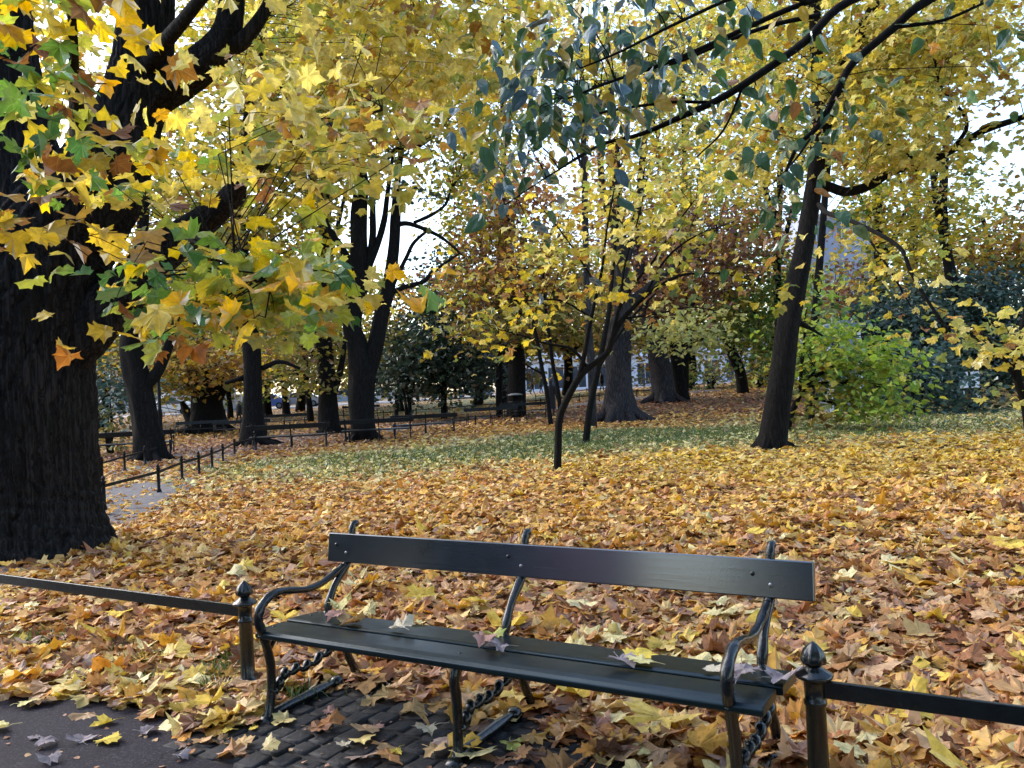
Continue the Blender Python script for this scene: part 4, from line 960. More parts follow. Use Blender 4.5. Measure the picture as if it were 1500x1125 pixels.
# --- forked trunk left of centre and its neighbours
tree('forked_tree', 'dark forked trunk with many upright limbs, left of the lawn centre',
 [[(534, 647, 21), (532, 620, 18.5), (529, 579, 18.5), (530, 540, 19), (523, 505, 16), (516, 480, 14.5), (519, 450, 14), (524, 420, 14), (526, 360, 13), (526, 312, 12), (529, 262, 9.5), (520, 215, 8), (524, 150, 6), (530, 60, 4), (535, -60, 2.5)],
  [(536, 552, 13), (550, 505, 12.5), (557, 470, 11.5), (567, 432, 9.6), (572, 400, 9), (577, 360, 8.4), (580, 312, 7.4), (582, 270, 5), (590, 200, 3.6), (602, 120, 2.5)],
  [(536, 398, 6), (541, 380, 5.4), (546, 345, 5), (546, 310, 4.6), (548, 260, 3.6), (556, 190, 2.4)], [(538, 396, 5.5), (552, 360, 5.2), (563, 322, 4.6), (567, 290, 3.6), (575, 230, 2.4)],
  [(521, 400, 6.5), (514, 388, 6), (500, 362, 5.2), (487, 343, 4.6), (478, 325, 3.6), (470, 280, 2.2)],
  [(572, 424, 4), (582, 404, 3.6), (596, 376, 3.2), (606, 356, 2.8), (626, 338, 1.8)], [(566, 432, 4), (595, 420, 3.6), (620, 413, 3.2), (632, 400, 2.8), (645, 390, 2.2), (672, 372, 1.4)],
  [(578, 330, 4), (600, 328, 3.4), (640, 344, 2.6), (662, 360, 1.8), (674, 372, 1.2)], [(606, 326, 2.6), (630, 316, 2.4), (652, 300, 2), (660, 280, 1.8), (672, 256, 1.3), (680, 225, .8)],
  [(526, 300, 5), (560, 240, 4), (600, 205, 3.4), (610, 215, 3), (640, 195, 2.5), (660, 170, 1.5)]],
 [(560, 250, 27, 60, 26, 3, .7, 'olive'), (590, 180, 27, 80, 70, 3.5, .8, 'olive'), (500, 160, 28, 110, 80, 4, 1.0, 'olive'), (640, 130, 27, 60, 60, 3, .6, 'olive'), (610, 60, 28, 120, 60, 4, 1.0, 'yellow'), (470, 60, 29, 120, 70, 4, 1.0, 'olive'), (610, 270, 27, 26, 26, 1.5, .5, 'bluegreen'), (450, 250, 29, 60, 60, 3, 1.3, 'olive'), (690, 240, 29, 45, 60, 2.5, 1.0, 'olive'), (720, 190, 29, 50, 40, 2.5, .8, 'olive'), (680, 320, 29, 30, 25, 2, .5, 'olive')],
 29, leaf=.19, seed=14, n=30, amp=.12, flare=(5, .35, .4))
tree('dark_park_tree', 'straight dark trunk behind and left of the forked trunk', [[(483, 622, 17), (481, 600, 14.5), (479, 564, 13), (475, 510, 12), (469, 450, 11), (471, 400, 10), (476, 350, 9), (477, 296, 7.5), (476, 230, 6), (470, 140, 4), (465, 20, 2.5)], [(482, 590, 6), (494, 560, 5), (503, 520, 4), (508, 470, 2.5)], [(470, 440, 5), (445, 400, 4), (415, 370, 3), (390, 350, 1.6)], [(472, 530, 5), (455, 515, 4), (430, 500, 3), (400, 490, 1.6)]],
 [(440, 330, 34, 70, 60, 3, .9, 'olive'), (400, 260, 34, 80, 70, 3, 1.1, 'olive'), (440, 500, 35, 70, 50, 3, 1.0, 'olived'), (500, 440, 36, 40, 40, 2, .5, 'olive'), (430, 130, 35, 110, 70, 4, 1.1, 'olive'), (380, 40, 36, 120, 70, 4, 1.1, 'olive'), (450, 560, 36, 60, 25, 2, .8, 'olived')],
 36, leaf=.22, seed=15, n=18, flare=(5, .5, .4))
tree('dark_park_tree', 'straight dark trunk standing behind the benches left of the railing end', [[(372, 637, 22), (371, 615, 16), (370, 580, 14), (370, 527, 13.5), (366, 487, 12), (360, 430, 10.5), (355, 370, 9.5), (351, 317, 9), (354, 250, 8), (362, 180, 7), (369, 133, 6.5), (382, 67, 5.5), (392, -10, 4.5)], [(369, 140, 4.5), (390, 134, 3.6), (410, 128, 3), (450, 110, 2)], [(370, 545, 4), (350, 555, 3.2), (330, 561, 2.6)], [(384, 540, 4), (410, 530, 3), (440, 540, 2)], [(356, 370, 5), (330, 330, 4), (300, 300, 2.5)]],
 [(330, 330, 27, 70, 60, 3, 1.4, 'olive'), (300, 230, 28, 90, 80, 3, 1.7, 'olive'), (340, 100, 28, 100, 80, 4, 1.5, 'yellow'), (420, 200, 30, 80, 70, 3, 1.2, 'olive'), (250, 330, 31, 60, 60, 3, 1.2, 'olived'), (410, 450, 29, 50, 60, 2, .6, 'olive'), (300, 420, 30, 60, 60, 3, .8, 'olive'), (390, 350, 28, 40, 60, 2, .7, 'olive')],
 28, leaf=.2, seed=16, n=20, flare=(7, .8, .5))
tree('squat_tree', 'squat thick trunk with a drooping yellow-brown crown beyond the side path', [[(303, 628, 31), (303, 610, 26), (304, 585, 22), (308, 568, 22), (300, 545, 20), (292, 510, 15), (290, 470, 10), (292, 420, 6)], [(312, 582, 13), (328, 566, 9), (345, 558, 6), (362, 551, 3.5)], [(292, 570, 13), (272, 545, 9), (250, 520, 5)], [(285, 620, 12), (272, 600, 6), (266, 588, 3)]],
 [(300, 530, 42, 90, 38, 4, 1.3, 'tan'), (250, 560, 43, 55, 35, 3, 1.1, 'olived'), (340, 520, 42, 50, 40, 3, 1.0, 'tan'), (270, 480, 43, 80, 40, 4, 1.3, 'olived'), (230, 520, 44, 60, 50, 3, 1.1, 'olived')],
 45, leaf=.26, seed=17, n=24, amp=.16, flare=(6, 1.0, .7))
tree('dark_park_tree', 'dark fluted trunk beside the near street lamp', [[(221, 662, 24), (217, 640, 20), (210, 600, 18), (202, 560, 18), (195, 530, 17), (192, 500, 16), (198, 460, 13), (204, 420, 11), (208, 350, 9), (212, 260, 7), (215, 150, 5)], [(206, 575, 9), (218, 560, 9), (230, 545, 8), (243, 517, 6.5), (255, 480, 5), (270, 420, 3.5)], [(193, 510, 10), (180, 460, 8), (168, 400, 5)]],
 [(190, 440, 23, 70, 50, 2, .6, 'olive'), (240, 400, 23, 60, 60, 2, .6, 'olive'), (260, 300, 24, 80, 70, 3, .9, 'olive'), (230, 180, 24, 80, 80, 3, .9, 'yellow')],
 23, leaf=.19, seed=18, n=28, amp=.18, flare=(5, .3, .5))
for px, D, h, w, pal, lab in ((455, 52, 470, 4.5, 'olived', 'small branching tree between the two straight dark trunks'), (420, 62, 480, 5, 'olive', 'far tree on the lawn, right of the walking person'), (392, 64, 500, 6, 'green', 'far tree with green crown beside the blue car'), (338, 60, 500, 4, 'olived', 'far thin leaning tree behind the squat trunk')):
    b = onground(px, D); yb = None
    base_y = 562 - ROLL * (px - 750) + 9 + (CAM_H - b[2]) * F / D
    tree('far_park_tree', lab, [[(px, base_y, w * 1.3), (px - 2, base_y - 25, w), (px - 6, base_y - 60, w * .85), (px - 8, h, w * .6), (px - 4, h - 80, w * .3)], [(px - 3, base_y - 35, w * .5), (px + 18, base_y - 75, w * .35), (px + 30, base_y - 110, w * .2)], [(px - 4, base_y - 45, w * .5), (px - 26, base_y - 80, w * .3)]],
         [(px, h + 10, D, 60, 50, 4, 1.1, pal), (px + 20, h - 60, D, 70, 50, 4, 1.1, pal), (px + 34, h + 55, D, 40, 24, 3, .8, pal), (px - 30, h + 60, D - 2, 40, 24, 3, .8, pal)], D, leaf=.3, seed=int(px), n=8)

# --- the right trunk and its canopy
tree('leaning_tree', 'dark trunk leaning right, its long limb reaching towards the right picture edge',
 [[(1131, 664, 26), (1133, 645, 21), (1138, 600, 18.5), (1147, 540, 17.5), (1154, 480, 16.5), (1165, 420, 15.5), (1178, 360, 13.5), (1188, 300, 12.5), (1196, 240, 11.5), (1199, 150, 9.5), (1195, 60, 9), (1192, -40, 8), (1190, -200, 6)],
  [(1196, 245, 9), (1210, 185, 8), (1226, 130, 9), (1245, 85, 9), (1262, 45, 8.5), (1280, 12, 8, 17), (1310, -60, 7, 17)],
  [(1192, 276, 8), (1212, 273, 7.4), (1240, 281, 7.2), (1275, 271, 6.6), (1308, 250, 6.4), (1350, 240, 6), (1394, 220, 5.4, 16.6), (1440, 192, 5, 16), (1500, 171, 4.4, 15.5), (1580, 140, 3.5, 15)],
  [(1394, 220, 3.4, 16.6), (1415, 190, 3, 16.3), (1410, 165, 2.4, 16), (1380, 130, 2, 16), (1370, 95, 1.4, 16)], [(1350, 240, 2.8), (1310, 215, 2), (1270, 205, 1.4)],
  [(1200, 300, 4, 16.5), (1212, 312, 3.6, 15), (1250, 325, 3.2, 13.5), (1315, 360, 3, 12.6), (1335, 400, 2.8, 12.4), (1365, 450, 2.4, 12.2), (1392, 486, 1.8, 12)], [(1260, 332, 2, 13.4), (1300, 390, 1.6, 13), (1335, 450, 1, 13)],
  [(1199, 140, 5), (1240, 95, 4), (1300, 60, 3), (1380, 15, 2)], [(1165, 470, 6), (1185, 480, 3), (1205, 492, 1.5)]],
 [(1290, 110, 16.5, 130, 90, 2.5, 1.30, 'yellow'), (1380, 60, 16.5, 110, 70, 2.5, 0.91, 'yellow'), (1150, 100, 18, 90, 80, 2.5, 0.91, 'yellow'), (1120, 210, 19, 90, 50, 2.5, 1.17, 'yellow'), (1300, 190, 16, 110, 50, 2, 1.30, 'yellow'), (1260, 20, 17, 150, 60, 3, 1.04, 'yellow'), (1460, 110, 15, 70, 80, 2, 0.52, 'yellow'), (1420, 10, 16, 120, 50, 3, 0.91, 'yellow'), (1470, 230, 15.5, 60, 35, 1.5, .5, 'pale'), (1330, 235, 16, 70, 24, 1, 0.91, 'yellow'),
  (1250, 325, 13.6, 40, 24, .8, .3, 'yellow'), (1310, 355, 12.8, 46, 30, .8, .36, 'yellow'), (1350, 415, 12.3, 36, 30, .6, .45, 'yellow'), (1388, 452, 12.1, 36, 20, .5, .55, 'yellow'), (1330, 470, 12.1, 20, 10, .3, .4, 'tan'), (1180, -100, 18, 300, 70, 4, .8, 'yellow')],
 17, leaf=.155, seed=19, n=32, amp=.08, flare=(5, .22, .35), twig_r=.0036)
tree('dark_park_tree', 'thin dark trunk right behind the leaning trunk', [[(1186, 602, 7), (1188, 560, 6.4), (1192, 500, 6), (1196, 440, 5.6), (1201, 380, 5.4), (1207, 310, 5), (1212, 250, 4.4), (1222, 160, 3.4), (1230, 60, 2.4)]], [(1240, 200, 27, 70, 60, 3, .7, 'olive'), (1190, 430, 27, 24, 40, 1.5, .5, 'lime')], 28, leaf=.2, seed=20, n=10)
tree('dark_park_tree', 'dark upright trunk in front of the pale grey building', [[(1288, 580, 14), (1289, 520, 11.5), (1290, 450, 10), (1290, 400, 9.5), (1288, 330, 8.5), (1284, 260, 7), (1280, 180, 5)], [(1290, 400, 5), (1310, 350, 4), (1330, 300, 2.5)], [(1289, 340, 5), (1265, 300, 3.5), (1250, 270, 2)]],
 [(1300, 310, 38, 80, 55, 4, 1.2, 'olive'), (1320, 400, 38, 60, 50, 3, 1.1, 'olive'), (1290, 220, 39, 70, 50, 4, .8, 'olive'), (1260, 290, 39, 35, 30, 3, .6, 'green')], 40, leaf=.24, seed=21)
tree('dark_park_tree', 'dark trunk with two upright stems at the right behind the drooping yellow bough', [[(1410, 575, 12), (1406, 520, 10), (1400, 460, 9), (1392, 400, 8), (1384, 350, 7.5), (1380, 300, 6.5), (1384, 250, 5.5), (1388, 170, 4)], [(1384, 350, 6), (1374, 310, 5), (1368, 265, 4.4), (1362, 200, 3.2)]],
 [(1380, 330, 34, 70, 50, 3, .8, 'olive'), (1420, 260, 35, 60, 30, 3, .3, 'pale'), (1350, 270, 34, 60, 40, 3, .7, 'olive')], 35, leaf=.22, seed=22)
tree('reddish_tree', 'reddish brown twiggy tree in front of the pale grey building', [[(1256, 575, 8), (1254, 530, 7), (1250, 480, 5), (1246, 430, 3)], [(1252, 500, 4), (1270, 450, 3), (1285, 405, 1.6)], [(1252, 510, 4), (1232, 460, 3), (1222, 420, 1.6)], [(1250, 470, 3), (1262, 420, 2), (1266, 380, 1)]],
 [(1250, 420, 52, 42, 50, 3, .8, 'rust'), (1270, 460, 52, 40, 36, 3, .9, 'rust'), (1226, 440, 52, 24, 30, 2, .4, 'rust')], 54, leaf=.28, seed=23, n=8)
tree('dull_yellow_tree', 'wide dull yellow tree at the right edge above the dark evergreens', [[(1470, 560, 14), (1468, 500, 11), (1462, 430, 8), (1450, 370, 5), (1440, 320, 3)], [(1462, 430, 6), (1490, 380, 4), (1520, 330, 2)], [(1465, 450, 5), (1430, 400, 4), (1405, 360, 2)]],
 [(1440, 370, 44, 70, 45, 4, 1.4, 'tan'), (1500, 360, 44, 70, 50, 4, 1.4, 'tan'), (1480, 410, 43, 90, 35, 3, 1.3, 'olived'), (1400, 380, 44, 50, 40, 3, 1.0, 'olive'), (1470, 310, 45, 50, 22, 3, .5, 'olive')], 46, leaf=.28, seed=24)
tree('young_maple_tree', 'young tree at the right picture edge with bright yellow leaf sprays', [[(1512, 626, 8), (1503, 595, 7), (1492, 560, 6), (1490, 520, 5), (1500, 470, 4), (1515, 400, 3)], [(1494, 566, 3), (1475, 535, 2.4), (1455, 505, 1.6), (1440, 490, 1)], [(1490, 520, 3), (1470, 490, 2), (1450, 470, 1.2)], [(1491, 540, 3), (1515, 510, 2), (1540, 490, 1)]],
 [(1470, 505, 12, 34, 26, .6, .8, 'yellow'), (1495, 490, 12, 36, 24, .6, .8, 'yellow'), (1490, 540, 12, 26, 20, .5, .55, 'yellow'), (1452, 482, 12.3, 24, 16, .4, .5, 'pale'), (1560, 500, 12.5, 50, 60, 1, .8, 'yellow')], 13, bark='bark_smooth', leaf=.15, seed=25, n=10)
tree('green_yellow_bush', 'bright yellow-green maple bush right of the leaning trunk', [[(1152, 632, 4.5), (1160, 605, 4.2), (1172, 578, 4), (1190, 555, 3.4), (1225, 535, 2.6), (1265, 520, 1.6)], [(1172, 578, 3), (1174, 540, 2.6), (1178, 500, 2), (1180, 460, 1.2)], [(1180, 568, 3), (1215, 560, 2.4), (1260, 560, 1.8), (1300, 570, 1)], [(1178, 570, 3), (1200, 530, 2.4), (1235, 500, 1.6), (1265, 480, 1)], [(1176, 580, 2.4), (1220, 590, 2), (1270, 600, 1.2)]],
 [(1240, 520, 21.5, 78, 40, 1.3, 1.7, 'lime'), (1285, 560, 21.3, 48, 42, 1.1, 1.8, 'lime'), (1205, 565, 21.9, 48, 34, 1.2, 1.0, 'olive'), (1190, 495, 21.8, 30, 36, 1, 1.3, 'lime'), (1275, 598, 21.2, 46, 24, 1, 1.3, 'lime'), (1230, 480, 21.8, 40, 26, 1, 1.5, 'lime'), (1308, 525, 21.6, 26, 26, .8, 1.2, 'lime'), (1212, 455, 22, 28, 16, .8, .9, 'green'), (1225, 600, 22, 55, 24, 1, .8, 'olived'), (1200, 540, 22.3, 50, 60, 1, .8, 'green')],
 22, bark='bark_smooth', leaf=.165, seed=26, n=10, cat='bush')

# --- evergreen and dark shrubs
def bush(name, label, px, D, blobs, seed, pal_stem='bark', leaf=.16, mat='needle', stems=5, group='dark shrubs'):
    b = onground(px, D); y = 571 - ROLL * (px - 750) + (CAM_H - b[2]) * F / D
    r = np.random.default_rng(seed); tr = []
    for i in range(stems):
        dx = r.normal() * 14; top = min(bb[1] for bb in blobs)
        tr.append([(px + r.normal() * 3, y, 2.6), (px + dx * .5, y - (y - top) * .35, 2), (px + dx * 1.6, y - (y - top) * .8, 1)])
    tree(name, label, tr, blobs, D, bark=pal_stem, leafmat=mat, leaf=leaf, seed=seed, n=7, cat='bush', group=group, tilt=1.0, flat=False, droop=.1)
bush('dark_shrub', 'dark green shrub in front of the evergreens, just right of the yellow-green bush', 1352, 27, [(1350, 540, 27, 50, 50, 1.4, 1.5, 'bluegreen'), (1345, 580, 27, 60, 28, 1.4, 1.0, 'dark'), (1380, 560, 27.5, 36, 40, 1.2, 1.2, 'bluegreen')], 41)
bush('dark_shrub', 'dark green shrub in front of the white notice board', 1430, 28, [(1430, 585, 28, 46, 24, 1.2, .9, 'dark'), (1455, 575, 28.5, 30, 24, 1.2, .8, 'olived')], 42)
bush('dark_evergreen', 'tall dark bluish evergreen behind the yellow-green bush', 1300, 34, [(1300, 475, 34, 62, 50, 2, 2.6, 'bluegreen'), (1330, 520, 34, 70, 70, 2, 2.8, 'dark'), (1270, 540, 35, 46, 60, 2, 2.2, 'dark')], 43, leaf=.2)
bush('dark_evergreen', 'wide dark bluish evergreen at the right edge', 1450, 35, [(1450, 445, 35, 80, 46, 2.2, 2.6, 'bluegreen'), (1480, 510, 35, 75, 55, 2, 2.8, 'dark'), (1395, 500, 35, 56, 60, 2, 2.4, 'dark'), (1360, 455, 36, 56, 44, 2, 2.2, 'bluegreen'), (1400, 560, 34, 60, 30, 2, 1.6, 'dark')], 44, leaf=.2)
bush('dark_evergreen', 'large dark yew left of the double trunk, over the far lawn', 650, 47, [(650, 515, 47, 64, 54, 3, 2.6, 'dark'), (645, 440, 47, 45, 54, 3, 2.0, 'dark'), (695, 540, 46, 54, 40, 2.5, 2.2, 'dark'), (610, 530, 47, 44, 40, 2.5, 1.8, 'dark'), (665, 385, 48, 32, 36, 2, 1.3, 'bluegreen'), (600, 520, 52, 50, 50, 2, 1.6, 'dark'), (570, 555, 52, 34, 24, 2, 1.3, 'dark')], 45, leaf=.25)
bush('dark_evergreen', 'dark green shrub with a slim trunk by the far street lamp', 600, 46, [(590, 545, 46, 40, 36, 2.5, 1.9, 'dark'), (578, 500, 47, 34, 36, 2.5, 1.3, 'olived')], 46, leaf=.24)
bush('dark_shrub', 'grey-green shrub between the old maple trunk and the fluted trunk', 165, 27, [(165, 590, 27, 34, 50, 1.5, 1.3, 'bluegreen'), (150, 630, 26.5, 36, 26, 1.2, 1.0, 'olived'), (185, 560, 28, 30, 40, 1.5, .9, 'bluegreen')], 47)
bush('olive_shrub', 'olive shrub beyond the far right railing', 1040, 62, [(1040, 545, 62, 34, 16, 2, 1.5, 'olive'), (1015, 550, 62, 24, 12, 2, 1.3, 'green')], 48, leaf=.26)
bush('olive_shrub', 'yellowish shrub seen right of the broadest centre trunk', 992, 66, [(985, 548, 66, 26, 14, 2, 1.4, 'tan'), (930, 552, 66, 24, 12, 2, 1.2, 'olived')], 49, leaf=.26)
bush('olive_shrub', 'low olive shrub behind the leaning dark trunk at the far railing', 1110, 60, [(1112, 545, 60, 34, 18, 2, 1.5, 'olive')], 50, leaf=.26)
bush('orange_shrub', 'orange-yellow small tree behind the forked trunk', 585, 60, [(590, 450, 60, 40, 46, 3, .9, 'tan'), (620, 470, 61, 24, 40, 3, .8, 'rust'), (560, 520, 58, 30, 40, 3, .8, 'olive')], 51, leaf=.28, mat='leaf_far', group=None)
# --- backdrop trees deep in the park
BK = [(150, 55, 480, 'olived'), (215, 60, 430, 'olive'), (290, 62, 400, 'olived'), (360, 66, 390, 'olive'), (440, 68, 420, 'olived'), (520, 70, 470, 'olive'), (700, 62, 470, 'olived'), (760, 66, 430, 'tan'), (830, 66, 420, 'olived'), (900, 70, 420, 'tan'), (1010, 68, 420, 'olived'), (1130, 64, 430, 'olive'), (1330, 58, 400, 'olive'), (1180, 70, 470, 'green')]
for i, (px, D, top, pal) in enumerate(BK):
    b = onground(px, D); y = 571 - ROLL * (px - 750) + (CAM_H - b[2]) * F / D
    desc = {'olived': 'brownish olive', 'olive': 'yellowish olive', 'tan': 'golden brown', 'green': 'green'}[pal]
    side = ['far behind the old maple', 'far behind the fluted trunk', 'far behind the squat trunk', 'far behind the straight trunk at the benches', 'far behind the gap between the straight trunks', 'far behind the forked trunk', 'far behind the dark yew', 'far behind the litter bin', 'far behind the bending young tree', 'far behind the broadest trunk', 'far behind the grey leaning trunk', 'far behind the leaning right trunk', 'far beyond the dark evergreens', 'far left of the pale grey building'][i]
    tree('far_park_tree', f'{desc} autumn tree {side}', [[(px, y, 8), (px + 3, y - 40, 6.5), (px - 2, y - 90, 5), (px + 4, top, 3)], [(px, y - 50, 4), (px + 30, y - 90, 3), (px + 50, y - 130, 1.5)], [(px, y - 60, 4), (px - 32, y - 100, 3), (px - 50, y - 140, 1.5)]],
         [(px, top + 30, D, 70, 55, 5, 1.2, pal), (px - 40, top + 75, D, 50, 35, 4, 1.0, pal), (px + 42, top + 70, D, 50, 35, 4, 1.0, pal), (px + 10, top - 40, D, 60, 50, 5, .8, pal)], D, leaf=.36, seed=200 + i, n=8)

for i, (px, D, top, pal, lab) in enumerate(((-130, 38, 250, 'olive', 'yellowish tree far left of the old maple, just outside the picture'), (-330, 44, 260, 'olived', 'brownish tree farther left of the old maple, outside the picture'), (-560, 40, 240, 'yellow', 'yellow tree well left of the old maple, outside the picture'), (-900, 46, 260, 'olive', 'olive tree at the far left end of the park, outside the picture'), (1660, 40, 240, 'olived', 'brownish tree right of the dull yellow tree, outside the picture'), (1900, 44, 240, 'olive', 'olive tree at the far right end of the park, outside the picture'))):
    b = onground(px, D); y = 571 - ROLL * (px - 750) + (CAM_H - b[2]) * F / D
    tree('far_park_tree', lab, [[(px, y, 15), (px + 3, y - 90, 12), (px - 2, y - 200, 9), (px + 4, top, 5)], [(px, y - 150, 6), (px + 50, y - 230, 4), (px + 90, y - 290, 2)], [(px, y - 160, 6), (px - 52, y - 240, 4), (px - 90, y - 300, 2)]],
         [(px, top + 60, D, 130, 110, 5, 1.2, pal), (px - 80, top + 160, D, 90, 60, 4, 1.0, pal), (px + 84, top + 150, D, 90, 60, 4, 1.0, pal), (px + 10, top - 90, D, 120, 90, 5, .9, pal)], D, leaf=.34, seed=500 + i, n=9)
BK2 = [(480, 52, [(470, 230, 70, 60), (500, 120, 80, 70), (450, 20, 90, 60), (540, 30, 80, 60)], 'yellow', 'tall yellow tree rising behind the forked trunk'),
 (735, 54, [(740, 250, 60, 50), (720, 130, 90, 60), (760, 40, 100, 60), (690, 210, 40, 60), (640, 110, 60, 60)], 'yellow', 'tall yellow tree rising behind the litter bin'),
 (1000, 56, [(990, 300, 60, 50), (960, 120, 90, 60), (1020, 40, 100, 60), (1040, 250, 70, 60), (1000, 200, 70, 40)], 'yellow', 'tall yellow tree rising behind the grey leaning trunk'),
 (1140, 50, [(1110, 300, 60, 50), (1130, 200, 80, 60), (1110, 90, 90, 60), (1150, 0, 100, 60)], 'olive', 'tall olive tree rising left of the leaning right trunk'),
 (1340, 52, [(1330, 330, 70, 40), (1320, 220, 80, 60), (1300, 110, 90, 60), (1400, 20, 110, 50), (1360, 130, 60, 50)], 'yellow', 'tall yellow tree rising behind the dark upright trunk')]
for i, (px, D, bl, pal, lab) in enumerate(BK2):
    b = onground(px, D); y = 571 - ROLL * (px - 750) + (CAM_H - b[2]) * F / D
    tree('tall_park_tree', lab, [[(px, y, 9), (px + 2, y - 90, 7), (px - 2, 380, 6), (px + 3, 250, 4.5), (px, 100, 3), (px + 4, -40, 1.5)], [(px, 390, 4), (px + 22, 300, 3), (px + 40, 220, 1.5)], [(px, 340, 4), (px - 26, 250, 3), (px - 44, 170, 1.5)], [(px, 220, 3), (px + 26, 120, 2), (px + 44, 40, 1)]],
         [(x_, y_, D, a_, b_, 4, .95, pal) for x_, y_, a_, b_ in bl], D, leaf=.26, seed=400 + i, n=9)

# --- bough of a lime tree standing outside the picture on the right
tree('lime_tree', 'dark thin boughs with drooping dark green leaves, some coloured blue as sky sheen, reaching in from the upper right',
 [[(1900, 1150, 110, 4.6), (1880, 800, 95, 4.6), (1840, 400, 85, 4.6), (1780, 100, 70, 4.6), (1700, -150, 55, 4.6), (1640, -420, 40, 4.6)],
  [(1740, 0, 22, 4.5), (1560, -70, 14, 4.3), (1400, -50, 9, 4.1), (1247, 0, 6.5, 3.9), (1178, 62, 6, 3.85), (1100, 117, 5.6, 3.8), (1050, 147, 5, 3.8), (1000, 170, 4.4, 3.8), (940, 196, 3.2, 3.8), (880, 212, 2.2, 3.8), (830, 240, 1.4, 3.8)],
  [(1700, -60, 18, 4.5), (1500, -70, 11, 4.2), (1360, 0, 7, 4), (1310, 40, 6.4, 4), (1250, 92, 5.6, 4), (1228, 130, 5, 4), (1200, 183, 4, 4), (1167, 217, 3, 4), (1143, 277, 2, 4), (1135, 320, 1.4, 4)],
  [(1400, -50, 8, 4.1), (1280, -30, 6, 3.7), (1187, 2, 4.4, 3.6), (1133, 23, 4, 3.6), (1000, 83, 3.2, 3.6), (900, 118, 2.2, 3.6), (830, 145, 1.4, 3.6)],
  [(1200, 22, 4, 3.8), (1130, 37, 3.4, 3.8), (1060, 62, 3, 3.8), (1000, 88, 2.6, 3.8), (933, 107, 2, 3.8), (850, 133, 1.3, 3.8)],
  [(1187, 2, 3.4, 3.6), (1100, -10, 3, 3.4), (1000, 30, 2.4, 3.3), (910, 75, 1.8, 3.3), (850, 100, 1.2, 3.3)],
  [(1040, 150, 2.6, 3.8), (980, 150, 2.2, 3.8), (890, 163, 1.8, 3.8), (850, 178, 1.2, 3.8)], [(1228, 125, 3, 4), (1195, 190, 2, 4), (1160, 240, 1.4, 3.9), (1130, 270, 1, 3.9)],
  [(1090, 122, 2, 3.8), (1060, 190, 1.6, 3.8), (1020, 230, 1.1, 3.8)], [(880, 212, 1.6, 3.8), (800, 260, 1.3, 3.7), (740, 300, .9, 3.7)], [(1310, 40, 3, 4), (1380, 30, 2.4, 4), (1440, 5, 2, 4)]],
 [(830, 60, 3.5, 60, 50, .35, 1.36, 'linden_sheen'), (800, 140, 3.7, 70, 50, .35, 1.27, 'linden_sheen'), (760, 180, 3.8, 60, 40, .3, 0.94, 'linden_sheen'), (870, 150, 3.7, 50, 50, .3, 0.94, 'linden_sheen'), (800, 220, 3.8, 40, 50, .3, 1.10, 'linden_sheen'), (740, 280, 3.7, 45, 35, .3, 0.59, 'linden_sheen'), (760, 340, 3.7, 14, 24, .1, 0.59, 'linden_sheen'), (920, 90, 3.6, 60, 50, .35, 0.85, 'linden_sheen'), (900, 20, 3.4, 90, 40, .4, 1.02, 'linden_sheen'), (1080, 20, 3.6, 50, 40, .3, 0.85, 'linden_sheen'),
  (1080, 130, 3.8, 50, 40, .3, 0.77, 'linden'), (1170, 150, 4, 60, 60, .3, 0.85, 'linden'), (1230, 190, 4, 40, 40, .25, 0.85, 'linden'), (1130, 285, 3.9, 50, 34, .3, 0.77, 'linden'), (1195, 265, 4, 30, 40, .2, 0.68, 'linden'), (1420, 20, 4, 50, 26, .3, 0.51, 'linden'), (1445, 140, 4, 10, 16, .08, 0.85, 'linden'), (1050, 200, 3.9, 50, 30, .3, 0.42, 'linden'), (960, 160, 3.8, 40, 30, .3, 0.59, 'linden')],
 4.2, bark='bark_smooth', leafmat='leaf_green', leaf=.082, kind='ov', seed=27, n=16, droop=1.2, tilt=.55, per=6, twig_r=.0016, sheet=.9)

# --- unseen trees added behind the viewer, blocking sky from bench and trunks
for i, (x, y, h, rad) in enumerate(((-2.5, -9, 11, 4.2), (4.5, -8, 12, 4.5), (11, -5, 11, 4.2), (-13, -19, 12, 4.6), (-7.5, -15, 13, 4.6), (0, -19, 14, 5), (9, -17, 14, 5), (-22, 1.5, 11, 4.0))):
    tree('sky_block_tree', 'unseen tree added behind the viewer to block sky light', [[(x, y, 0, .42), (x + .1, y, 1.2, .32), (x, y + .1, 3, .28), (x + .2, y, 6, .2), (x, y, h * .8, .08)], [(x, y, 3.0, .16), (x + 1.2, y + .5, 5, .1), (x + 2.2, y + .9, 6.5, .05)], [(x, y, 3.2, .16), (x - 1.2, y - .4, 5.2, .1), (x - 2.3, y + .3, 7, .05)]],
         [(x, y, 5.4, rad * .8, 2.4, rad * .8, 1.5, 'olived'), (x, y, h * .72, rad, 3, rad, 1.4, 'olive')], None, leaf=.42, lod=2, seed=300 + i, n=12, world=True, group='unseen sky-blocking trees behind the viewer')

